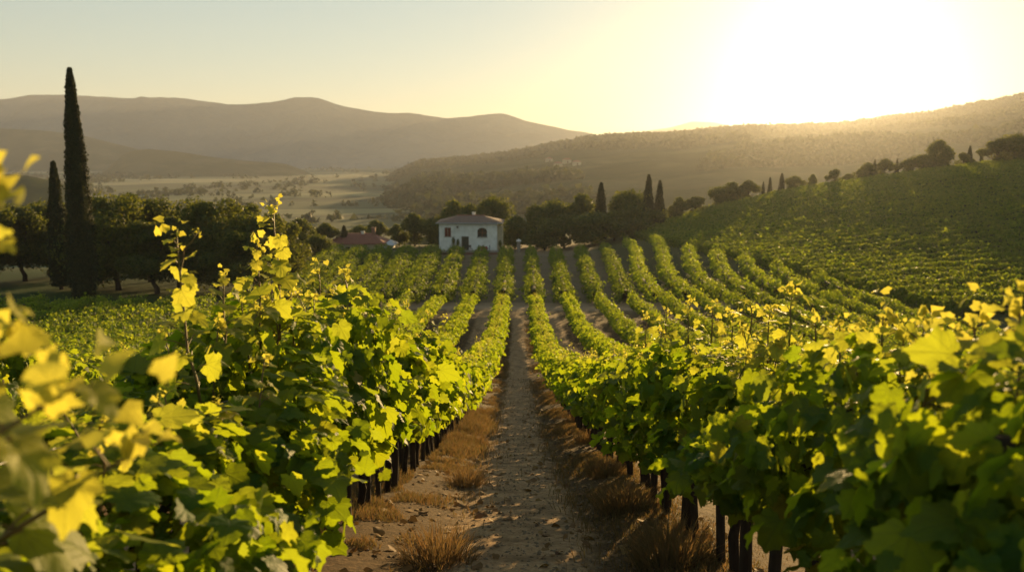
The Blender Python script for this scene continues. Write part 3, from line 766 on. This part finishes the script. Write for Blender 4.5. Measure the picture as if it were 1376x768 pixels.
def by_px(u, v_top, Y):
    """x and height of a tree whose top is seen at (u, v_top) standing at distance Y"""
    x, _, zt = at(u, v_top, Y); return x, zt - float(hz(x, Y, False))

CY_BIG = cypress_meshes(1, 2.0, 18.3, 34000, .15)
CY = [cypress_meshes(2, 1.9, 10, 9000, .22), cypress_meshes(3, 2.2, 10, 9000, .22)]
TR = [tree_meshes(10, 8.0, 9, 1.2, 17000, .24, 32), tree_meshes(11, 7.0, 9, 1.3, 16000, .24, 28), tree_meshes(12, 9.0, 9, 1.3, 18000, .24, 36)]
TF = [tree_meshes(20, 8.0, 7, .8, 5200, .38, 20), tree_meshes(21, 7.2, 7, .7, 5000, .38, 16), tree_meshes(22, 9.5, 7, .8, 5600, .38, 24)]
# tall cypress pair
x, h = by_px(95, 92, 71.5); x = at(113, 395, 71.5)[0]
o = put_tree('cypress', CY_BIG, x, 71.5, h / 18.3, 'very tall slim dark cypress towering over the grove at the field edge', 'cypress', 'cypresses', 0)
x, h = by_px(79, 219, 84); x -= .55; put_tree('cypress', CY[0], x, 84, h / 10, 'shorter slim cypress just behind the towering one', 'cypress', 'cypresses', 1, .8)
# the dark grove
grove = [(-25, 262, 88, 0), (25, 262, 92, 1), (60, 262, 97, 2), (128, 262, 90, 1), (152, 252, 84, 2), (196, 248, 92, 0), (236, 276, 86, 1), (262, 264, 93, 0), (285, 257, 83, 2), (318, 262, 90, 1),
         (345, 276, 84, 0), (372, 290, 88, 1), (205, 285, 80, 1), (105, 290, 96, 0), (-70, 270, 86, 2), (330, 300, 78.5, 1)]
gl_lab = {0: 'dark broadleaf tree at the outer end of the grove, cut by the picture edge', 4: 'dense dark grove tree beside the tall cypress', 5: 'grove tree with a sunlit yellow top, tallest behind the cypress',
          8: 'leafy grove tree with a peaked top behind the tallest vine shoots', 11: 'lowest grove tree at the open end near the green field', 15: 'small front tree at the open end of the grove'}
for i, (u, v, Y, k) in enumerate(grove):
    x, h = by_px(u, v, Y)
    put_tree('broadleaf_tree', TR[k], x, Y, h / 9.2, gl_lab.get(i, 'dark round-crowned tree inside the shaded grove behind the cypress'), 'tree', 'trees of the dark grove', None, 9.2 / h * .98 if h < 8 else 1.0)
# trees round the two houses and along the crest
far = [  # u, v_top, Y, kind, width_px, label
 (402, 291, 128, 't', 46, 'olive-green sunlit tree beside the dark grove'), (436, 297, 150, 't', 40, 'olive-green tree behind the low red-roofed farm building'),
 (426, 314, 122, 't', 34, 'low round dark bush beside the red-roofed building'), (462, 303, 152, 'c', 11, 'tiny dark cypress poking up behind the red-roofed building'),
 (506, 293, 165, 't', 38, 'round tree behind the chimney of the red-roofed building'), (484, 302, 170, 't', 30, 'small hazy tree between cypress and chimney'), (536, 300, 160, 't', 34, 'shadowy bush in the gap before the white house'),
 (557, 283, 158, 't', 42, 'pointed green tree standing in the gap beside the white house'), (580, 292, 156, 't', 36, 'dark tree at the corner of the white house'),
 (604, 266, 164, 't', 56, 'gold-tipped tree behind the white house roof, nearer the door end'), (634, 270, 168, 't', 50, 'broad tree rising behind the middle of the white house roof'), (663, 262, 166, 't', 48, 'tallest gold-tipped tree behind the white house'),
 (692, 288, 150, 't', 40, 'dark bush against the side wall of the white house'), (722, 271, 156, 't', 46, 'dark tree past the white house side wall'), (745, 268, 160, 't', 44, 'dark tree in the thick belt beyond the house'),
 (780, 257, 158, 't', 40, 'rounded taller tree just before the lone cypress in the belt'), (808, 246, 156, 'c', 19, 'lone broad cypress in the middle of the tree belt'), (846, 254, 160, 't', 44, 'leafy tree between the lone cypress and the cypress pair'),
 (850, 274, 150, 't', 42, 'low sunlit yellow-green bush in front of the belt'), (872, 235, 158, 'c', 15, 'taller slim cypress of the pair at the hill foot'), (887, 243, 160, 'c', 15, 'shorter slim cypress of the pair at the hill foot'),
 (910, 263, 166, 't', 30, 'small hazy bush right after the cypress pair'), (935, 262, 170, 't', 46, 'rounded bush at the start of the crest line'),
 (966, 250, 176, 't', 26, 'low hazy tree low on the crest'), (985, 243, 178, 't', 36, 'uneven hazy tree on the lower crest'), (1006, 240, 178, 't', 32, 'hazy tree on the crest before the thin cypresses'),
 (1026, 244, 178, 'c', 5, 'thin spindly cypress on the crest, lower of two'), (1035, 238, 178, 'c', 6, 'thin spindly cypress on the crest, upper of two'), (1051, 233, 178, 'c', 9, 'slim dark cypress on the mid crest'), (1068, 236, 178, 't', 22, 'small rounded tree beside the mid-crest cypress'),
 (1092, 233, 180, 't', 14, 'narrow small tree alone on the crest'), (1122, 225, 178, 't', 24, 'compact round tree standing alone on the crest under the sun'), (1140, 233, 180, 't', 12, 'tiny shrub after the compact round tree'),
 (1164, 217, 180, 't', 30, 'bushy tree in the upper crest clump'), (1190, 211, 180, 't', 28, 'peaked tree in the upper crest clump'), (1176, 214, 184, 'c', 6, 'thin cypress inside the upper crest clump'), (1206, 213, 182, 'c', 6, 'thin cypress after the upper crest clump'),
 (1222, 211, 178, 't', 30, 'low spreading bush below the big round crown'), (1242, 207, 176, 't', 40, 'broad low bush at the foot of the big round tree'), (1266, 186, 176, 't', 42, 'big round-crowned tree alone high on the crest'),
 (1296, 203, 180, 't', 26, 'scrubby bush between the big round tree and small cypresses'), (1304, 196, 180, 'c', 7, 'small cypress above the scrubby bush'), (1320, 199, 180, 'c', 5, 'tiny slim cypress next to the high tree mass'),
 (1342, 183, 172, 't', 46, 'large dark tree high on the crest near the picture edge'), (1368, 179, 170, 't', 52, 'darkest broad tree at the top end of the crest'), (1410, 176, 172, 't', 60, 'crest tree past the picture edge'),
 (758, 285, 148, 't', 46, 'dark undergrowth tree at the front of the belt'), (800, 284, 148, 't', 50, 'dark low tree in front of the lone cypress'), (732, 292, 146, 't', 44, 'dark low tree nearest the gate pillar'), (826, 280, 150, 't', 42, 'dark low tree between lone cypress and sunlit bush'), (872, 280, 158, 't', 34, 'dark undergrowth at the foot of the cypress pair'),
]
for i, (u, v, Y, k, wpx, lb) in enumerate(far):
    x, h = by_px(u, v, Y)
    if 1390 > u > 940 or u > 1390:   # stand on the crest itself
        h = max(h, 1.5)
    if k == 'c':
        put_tree('cypress', CY[i % 2], x, Y, h / 10, lb, 'cypress', 'cypresses', None, (wpx * Y / 1200) / (2.05 * h / 10))
    else:
        s = h / 7.2; put_tree('broadleaf_tree', TF[i % 3], x, Y, s, lb, 'tree', 'trees along the crest and round the houses', None, (wpx * Y / 1200 * (1.45 if 680 < u < 905 else 1.15)) / (8 * s))

# distant woodland: small crowns on the wooded hill, its ridge, and hedges in the valley
def woodland():
    g = Geo(); rg = np.random.default_rng(31)
    def crowns(x, y, z, r, nq=13):
        n = len(x); c = np.repeat(np.stack([x, y, z + r * .5], -1), nq, 0); rr = np.repeat(r, nq)
        d = unit(rg.normal(0, 1, (n * nq, 3))); pos = c + d * rr[:, None] * rg.uniform(.5, 1.05, n * nq)[:, None]
        add_leaves(g, LL, pos, rr * .95, d + rg.normal(0, .4, (n * nq, 3)), rg.normal(0, 1, (n * nq, 3)), rg, 0, 0)
    s0, s1 = ray(470, 250)[0], ray(1500, 250)[0]
    n = 2600; s = rg.uniform(s0, s1, n); y = 1600 + rg.normal(0, 26, n); x = s * y
    keep = vnoise(x / 25 + 5, y / 60) > -.28; x, y, s = x[keep], y[keep], s[keep]
    crowns(x, y, RH(s, y), rg.uniform(2.2, 5.2, len(x)))
    n = 34000; s = rg.uniform(s0, s1, n); y = 500 + 1090 * rg.random(n) ** .8; x = s * y
    keep = fbm(x / 110 + 3, y / 110, 3) > .05; x, y, s = x[keep], y[keep], s[keep]
    crowns(x, y, RH(s, y), rg.uniform(3, 6.0, len(x)), 9)
    # valley copses and hedge lines
    n = 14000; y = 260 + rg.random(n) ** 1.6 * 2300; s = rg.uniform(-.62, .12, n); x = s * y
    keep = (np.abs(fbm(x / 150 + 40, y / 190, 3)) < .035) | (fbm(x / 120 + 4, y / 160 + 9, 3) > .42)
    x, y = x[keep], y[keep]; crowns(x, y, hz(x, y, False), rg.uniform(2.0, 4.5, len(x)), 9)
    return g
tag(link('woodland', woodland().mesh('woodland', [M['wood_far']], False)), 'hazy distant woodland and hedges on the hills and valley floor', 'woodland', kind='stuff')

# ------------------------------------------------------------------ buildings
M['plaster'] = plain_mat('white_plaster', (.82, .80, .74), .9, (.56, .53, .46), .9)
M['plaster_warm'] = plain_mat('ochre_plaster', (.50, .42, .28), .9, (.40, .33, .22), 1.5)
M['stone'] = plain_mat('rubble_stone', (.30, .26, .21), .95, (.18, .15, .12), 5, bump=.6)
M['brick'] = plain_mat('terrace_brick', (.27, .14, .095), .9, (.18, .09, .06), 7, bump=.3)
M['tile'] = plain_mat('clay_tiles', (.26, .17, .13), .85, (.17, .12, .10), 3, bump=.4)
M['tile_red'] = plain_mat('red_clay_tiles', (.32, .13, .085), .85, (.22, .10, .07), 2.5, bump=.4)
M['shutter'] = plain_mat('red_brown_shutter', (.16, .045, .03), .6, (.10, .03, .02), 6)
M['door'] = plain_mat('dark_green_door', (.022, .04, .032), .5, (.015, .028, .022), 5)
M['glass'] = plain_mat('dark_pane', (.025, .03, .032), .12, (.02, .02, .022), 2, spec=.6)
M['iron'] = plain_mat('black_iron', (.02, .02, .02), .5, (.03, .03, .03), 4, spec=.4)
M['terracotta'] = plain_mat('terracotta', (.33, .13, .07), .8, (.24, .10, .06), 6)
M['redcloth'] = plain_mat('red_cloth', (.30, .05, .045), .85, (.22, .04, .035), 6)
M['metalgrey'] = plain_mat('grey_metal_sheet', (.42, .43, .44), .45, (.33, .34, .35), 2, metal=.3)
def part(name, mat, parent, fn, smooth_=False, label=None):
    g = Geo(); fn(g); o = link(name, g.mesh(name, [M[mat]], smooth_), parent)
    if label: o['label'] = label
    return o
def hip_roof(g, x0, x1, y0, y1, z0, h, t=.14, rl=None, tiles=True):
    cx, cy = (x0 + x1) / 2, (y0 + y1) / 2; rl = (x1 - x0) - (y1 - y0) if rl is None else rl
    a, b = cx - rl / 2, cx + rl / 2
    V = [(x0, y0, z0), (x1, y0, z0), (x1, y1, z0), (x0, y1, z0), (x0, y0, z0 + t), (x1, y0, z0 + t), (x1, y1, z0 + t), (x0, y1, z0 + t), (a, cy, z0 + h), (b, cy, z0 + h)]
    g.add(V, [(3, 2, 1, 0), (0, 1, 5, 4), (1, 2, 6, 5), (2, 3, 7, 6), (3, 0, 4, 7), (4, 5, 9, 8), (6, 7, 8, 9), (5, 6, 9), (7, 4, 8)])
    if tiles:   # rows of half-round tiles on the front and back slopes
        for x in np.arange(x0 + .12, x1 - .05, .27):
            f = 1.0 if a <= x <= b else ((x - x0) / (a - x0) if x < a else (x1 - x) / (x1 - b))
            f = min(1, max(.02, f))
            for (ya, yb) in ((y0, cy), (y1, cy)):
                tube(g, [(x, ya, z0 + t + .03), (x, ya + (yb - ya) * f, z0 + t + .03 + (h - t) * f)], .07, 5, 0)
# white house: front wall faces the vineyard
HY = 138.0
hx0, hx1 = at(590, 310, HY)[0], at(668, 310, HY)[0]; HB = float(hz(-8, HY, False)) + .55
zt = at(630, 300, HY)[2]; HWd = hx1 - hx0; HHt = zt - HB; DEP = 6.5
house = tag(empty('white_house', (hx0, HY, HB)), 'small white farmhouse with hipped tile roof at the end of the vine rows', 'house')
def wall_with_arch(g):
    # front wall as boxes round the openings so that door and windows are real recesses
    W, H = HWd, HHt
    wx0, wx1, wz0, wz1 = .095 * W * 1.0, .095 * W + 1.0, H * .52, H * .52 + 1.35
    dx0, dx1, dz1 = W * .385, W * .385 + 1.15, 2.15
    ax0, ax1, az0, az1 = W * .66, W * .66 + 1.5, H * .50, H * .50 + 1.4
    th = .35
    cuts = [0, wx0, wx1, dx0, dx1, ax0, ax1, W]
    holes = {1: (wz0, wz1), 3: (0, dz1), 5: (az0, az1)}
    for i in range(7):
        if i in holes:
            a, b = holes[i]
            if a > 0: box(g, cuts[i], cuts[i + 1], 0, th, -.8, a)
            else: box(g, cuts[i], cuts[i + 1], 0, th, -.8, -.02)
            box(g, cuts[i], cuts[i + 1], 0, th, b, H)
        else: box(g, cuts[i], cuts[i + 1], 0, th, -.8, H)
    # arch shoulders of the right opening
    for s in (0, 1):
        r_ = (ax1 - ax0) / 2; cxx = (ax0 + ax1) / 2; n_ = 6; zc = az1 - r_ * .75
        pts = [(cxx + (-1 if s == 0 else 1) * r_ * math.cos(t), zc + r_ * .75 * math.sin(t)) for t in np.linspace(0, math.pi / 2, n_)]
        corner = (ax0 if s == 0 else ax1, az1)
        V = [(corner[0], .05, corner[1])] + [(p, .05, q) for p, q in pts]; V += [(x_, .3, z_) for x_, _, z_ in V]
        m = len(pts) + 1
        F = [(0, j, j + 1) for j in range(1, m - 1)] + [(m, m + j + 1, m + j) for j in range(1, m - 1)] + [(j, m + j, m + j + 1, j + 1) for j in range(1, m - 1)]
        g.add(V, F)
    box(g, 0, th, th, DEP, -.8, H); box(g, th, W, DEP - th, DEP, -.8, H)
    return cuts, holes
g = Geo(); cuts, holes = wall_with_arch(g); link('wall', g.mesh('wall', [M['plaster']], False), house)
part('side_wall', 'plaster_warm', house, lambda g: box(g, HWd - .35, HWd + .004, .354, DEP + .004, -.8, HHt - .003), label='ochre side wall turned to the low sun')
part('porch', 'plaster_warm', house, lambda g: (box(g, HWd + .01, HWd + .85, .9, 4.5, -.8, HHt * .86), ), label='low ochre lean-to against the side wall')
part('plinth', 'stone', house, lambda g: box(g, -.05, HWd + .05, -.06, -.002, -.9, .25 if False else -.05))
def rf(g): hip_roof(g, -.45, HWd + 1.0, -.5, DEP + .5, HHt, 1.0, rl=4.4)
roof = part('roof', 'tile', house, rf)
part('ridge_cap', 'terracotta', roof, lambda g: tube(g, [(HWd / 2 + .28 - 2.25, DEP / 2, HHt + 1.03), (HWd / 2 + .28 + 2.25, DEP / 2, HHt + 1.03)], .12, 7))
part('chimney', 'plaster', roof, lambda g: (box(g, HWd * .55, HWd * .55 + .5, DEP / 2 + .3, DEP / 2 + .8, HHt + .6, HHt + 1.45), box(g, HWd * .55 - .06, HWd * .55 + .56, DEP / 2 + .24, DEP / 2 + .86, HHt + 1.451, HHt + 1.53)))
part('gutter', 'metalgrey', roof, lambda g: tube(g, [(-.45, -.56, HHt + .06), (HWd + 1.0, -.56, HHt + .03)], .07, 6))
win = part('window', 'shutter', house, lambda g: [box(g, cuts[1] + .03 + i * .48, cuts[1] + .48 + i * .48, -.05, .02, holes[1][0], holes[1][1]) for i in (0, 1)], label='square window closed by red-brown shutters')
part('sill', 'stone', win, lambda g: box(g, cuts[1] - .08, cuts[2] + .08, -.12, -.003, holes[1][0] - .12, holes[1][0] - .01))
dr = part('door', 'door', house, lambda g: box(g, cuts[3] + .06, cuts[4] - .06, .10, .16, 0, holes[3][1] - .05))
part('frame', 'stone', dr, lambda g: (box(g, cuts[3], cuts[3] + .055, -.02, .2, 0, holes[3][1]), box(g, cuts[4] - .055, cuts[4], -.02, .2, 0, holes[3][1]), box(g, cuts[3] + .056, cuts[4] - .056, -.02, .2, holes[3][1] - .045, holes[3][1])))
part('handle', 'iron', dr, lambda g: box(g, cuts[4] - .2, cuts[4] - .14, .05, .098, .95, 1.1))
aw = part('window', 'glass', house, lambda g: box(g, cuts[5] + .01, cuts[6] - .01, .31, .34, holes[5][0], holes[5][1] - .02), label='arched window with dark panes')
part('frame', 'shutter', aw, lambda g: (box(g, (cuts[5] + cuts[6]) / 2 - .04, (cuts[5] + cuts[6]) / 2 + .04, .24, .305, holes[5][0], holes[5][1] - .05), box(g, cuts[5] + .01, cuts[6] - .01, .245, .30, holes[5][0] + .6, holes[5][0] + .66)))
part('sill', 'stone', aw, lambda g: box(g, cuts[5] - .08, cuts[6] + .08, -.12, -.003, holes[5][0] - .12, holes[5][0] - .01))
part('wall_lamp', 'iron', house, lambda g: (box(g, HWd * .30, HWd * .30 + .35, -.28, -.003, HHt - .5, HHt - .42), tube(g, [(HWd * .30 + .17, -.2, HHt - .43), (HWd * .30 + .17, -.2, HHt - .75)], [.05, .12], 8)))
# terrace and what stands on it
ter = tag(empty('terrace', (hx0 + 1.0, HY - 2.6, HB - .02)), 'low red-brick terrace in front of the white house door', 'terrace')
tw = at(672, 330, HY)[0] - hx0 - 1.2
part('wall', 'brick', ter, lambda g: box(g, 1.6, tw, 0, 2.52, -1.4, -.06))
part('paving', 'stone', ter, lambda g: box(g, -.9, tw + .06, -.06, 2.52, -.056, 0))
part('step', 'stone', ter, lambda g: (box(g, .2, 1.58, .3, 1.4, -.75, -.4), box(g, .2, 1.58, .8, 2.0, -.395, -.06)))
def chair(x, y, rz, label):
    o = tag(empty('garden_chair', (x, y, HB - .02), rz), label, 'chair', 'garden chairs on the terrace')
    part('seat', 'iron', o, lambda g: box(g, -.23, .23, -.22, .22, .43, .47))
    part('backrest', 'iron', o, lambda g: (box(g, -.23, .23, .20, .235, .60, .95), box(g, -.23, -.19, .205, .23, .472, .6), box(g, .19, .23, .205, .23, .472, .6)))
    for a in (-1, 1):
        for b in (-1, 1): part('leg', 'iron', o, lambda g: box(g, a * .2 - .02, a * .2 + .02, b * .19 - .02, b * .19 + .02, 0, .429))
Yt = HY - 1.5
chair(at(632, 320, Yt)[0], Yt, .5, 'black garden chair beside the dark green house door')
chair(at(645, 320, Yt)[0], Yt, 1.3, 'black garden chair at one end of the red-covered table')
chair(at(656, 320, Yt)[0], Yt + .1, -1.3, 'black garden chair between red-covered table and house corner')
tb = tag(empty('patio_table', (at(650.5, 320, Yt)[0], Yt - .1, HB - .02)), 'small table under a red cloth below the arched window', 'table')
part('tabletop', 'iron', tb, lambda g: box(g, -.45, .45, -.35, .35, .70, .735))
for a in (-1, 1):
    for b in (-1, 1): part('leg', 'iron', tb, lambda g: box(g, a * .4 - .02, a * .4 + .02, b * .3 - .02, b * .3 + .02, 0, .699))
def cloth(g):
    n_ = 32; a = np.arange(n_) * 2 * math.pi / n_
    def ring(r, z, wv): return [(math.copysign(abs(math.cos(t)) ** .4, math.cos(t)) * r * (1 + wv * math.cos(t * 8)), math.copysign(abs(math.sin(t)) ** .4, math.sin(t)) * r * .8 * (1 + wv * math.cos(t * 8)), z) for t in a]
    V = ring(.47, .742, 0) + ring(.50, .70, 0) + ring(.53, .32, .05) + [(0, 0, .745)]
    g.add(V, [(i + k * n_, (i + 1) % n_ + k * n_, (i + 1) % n_ + (k + 1) * n_, i + (k + 1) * n_) for k in (0, 1) for i in range(n_)] + [(i, (i + 1) % n_, 3 * n_) for i in range(n_)])
g = Geo(); cloth(g); tag(link('tablecloth', g.mesh('tablecloth', [M['redcloth']]), None, (at(650.5, 320, Yt)[0], Yt - .1, HB - .018)), 'dark red cloth draped over the small patio table', 'tablecloth')
def potted(x, y, s, label, h=1.1):
    o = tag(empty('potted_plant', (x, y, HB - .02), 0, s), label, 'potted plant', 'potted plants by the house door')
    part('pot', 'terracotta', o, lambda g: tube(g, [(0, 0, 0), (0, 0, .32), (0, 0, .33), (0, 0, .40)], [.16, .23, .26, .26], 12))
    rg = np.random.default_rng(int(x * 100) % 997 + 3); g = Geo(); n_ = 260; d = unit(rg.normal(0, 1, (n_, 3))); c = np.array([0, 0, h * .75])
    add_leaves(g, LL, c + d * np.array([.32, .32, h * .42]) * rg.uniform(.3, 1, n_)[:, None], .14, d, rg.normal(0, 1, (n_, 3)), rg)
    tube(g, [(0, 0, .38), (0, 0, h * .8)], .03, 5); link('foliage', g.mesh('potted_foliage', [M['tree']], False), o)
potted(at(609, 322, Yt)[0], Yt + .4, 1.05, 'tall potted shrub near the shuttered window', 1.9)
potted(at(615, 322, Yt)[0], Yt + .7, .95, 'slimmer potted shrub between the tall one and the door', 1.8)
potted(at(672, 322, Yt)[0], Yt + .5, 1.0, 'potted shrub at the house corner past the chairs', 1.5)
x_, y_ = at(697, 325, 141)[0], 141
gp = tag(empty('gate_pillar', (x_, y_, float(hz(x_, y_, False)))), 'pale stone gate pillar standing alone beside the dark tree belt', 'pillar')
part('shaft', 'stone', gp, lambda g: box(g, -.28, .28, -.28, .28, -.3, 1.75)); part('cap', 'plaster', gp, lambda g: (box(g, -.38, .38, -.38, .38, 1.752, 1.9), hip_roof(g, -.34, .34, -.34, .34, 1.902, .25, .02, .02, False)))
# low farm building with red roof
FY = 150.0
fx0, fx1 = at(437, 325, FY)[0], at(527, 325, FY)[0]; FB = at(480, 334, FY)[2] - .6; fw = fx1 - fx0
fb = tag(empty('farm_building', (fx0, FY, FB)), 'long low farm building with red tiled roof and chimneys', 'building')
part('wall', 'plaster_warm', fb, lambda g: box(g, .4, fw * .86, 0, 6, -1.5, 1.35))
roof = part('roof', 'tile_red', fb, lambda g: hip_roof(g, .0, fw * .9, -.5, 6.5, 1.35, 1.65, rl=fw * .42))
part('chimney', 'brick', roof, lambda g: (box(g, fw * .66, fw * .66 + .6, 2.4, 3.1, 2.2, 3.9), box(g, fw * .66 - .08, fw * .66 + .68, 2.32, 3.18, 3.901, 4.0)))
part('chimney', 'plaster', roof, lambda g: (box(g, fw * .50, fw * .50 + .5, 2.6, 3.1, 2.4, 3.25), box(g, fw * .5 - .06, fw * .5 + .56, 2.54, 3.16, 3.251, 3.33)))
part('window', 'glass', fb, lambda g: box(g, fw * .3, fw * .3 + .8, -.03, -.003, .1, .9))
annex = part('annex', 'metalgrey', fb, lambda g: (box(g, fw * .865, fw * .99, .3, 5, -1.5, 1.1), hip_roof(g, fw * .862, fw * 1.03, 0, 5.4, 1.102, .8, .08, .2, False)), label='grey metal-clad annex')
part('canopy', 'metalgrey', fb, lambda g: (box(g, -1.3, .35, .2, 3.5, .35, .45), box(g, -1.25, -1.15, .3, .4, -1.5, .349), box(g, -1.25, -1.15, 3.3, 3.4, -1.5, .349)), label='pale metal canopy at the end of the building')
# pale houses on the far hillside
for u, v, lb in ((750, 224, 'tiny pale farmhouse on the far wooded hillside, lowest of the cluster'), (762, 219, 'tiny white farmhouse in the middle of the hillside cluster'), (775, 222, 'tiny pale farmhouse at the sunward end of the hillside cluster'), (738, 217, 'tiny pale barn at the outer end of the hillside cluster')):
    s, e = ray(u, v); d = np.linspace(450, 1599, 3000); i = int(np.argmax(EYE + e * d < RH(s, d))); d_ = d[i] if i else 800
    o = tag(empty('farmhouse', (s * d_, d_, float(RH(s, d_))), .2), lb, 'house', 'farmhouses on the far hillside')
    part('wall', 'plaster_warm', o, lambda g: box(g, -4, 4, -2.5, 2.5, -3, 3.2)); part('roof', 'tile_red', o, lambda g: hip_roof(g, -4.4, 4.4, -2.9, 2.9, 3.2, 1.9, tiles=False))
    part('door', 'shutter', o, lambda g: box(g, -.5, .5, -2.56, -2.503, 0, 2.1))

# ------------------------------------------------------------------ haze
m, t = new_mat('haze_air'); n = N(t)
pv = n('VolumePrincipled', {'Color': (1.0, .36, .06, 1), 'Density': HAZE_DENSITY, 'Anisotropy': HAZE_ANISO})
pw = n('VolumePrincipled', {'Color': (.66, .84, 1.0, 1), 'Density': 1.3e-4, 'Anisotropy': .15})   # the fine, bluish part of the air
add_ = n('AddShader', {0: pv.outputs[0], 1: pw.outputs[0]})
t.links.new(add_.outputs[0], n('OutputMaterial').inputs['Volume'])
g = Geo(); box(g, -5600, 5600, -90, 6300, VALLEY - 14, 264)
tag(link('haze', g.mesh('haze', [m], False)), 'golden evening haze filling the valley', 'haze', kind='stuff')
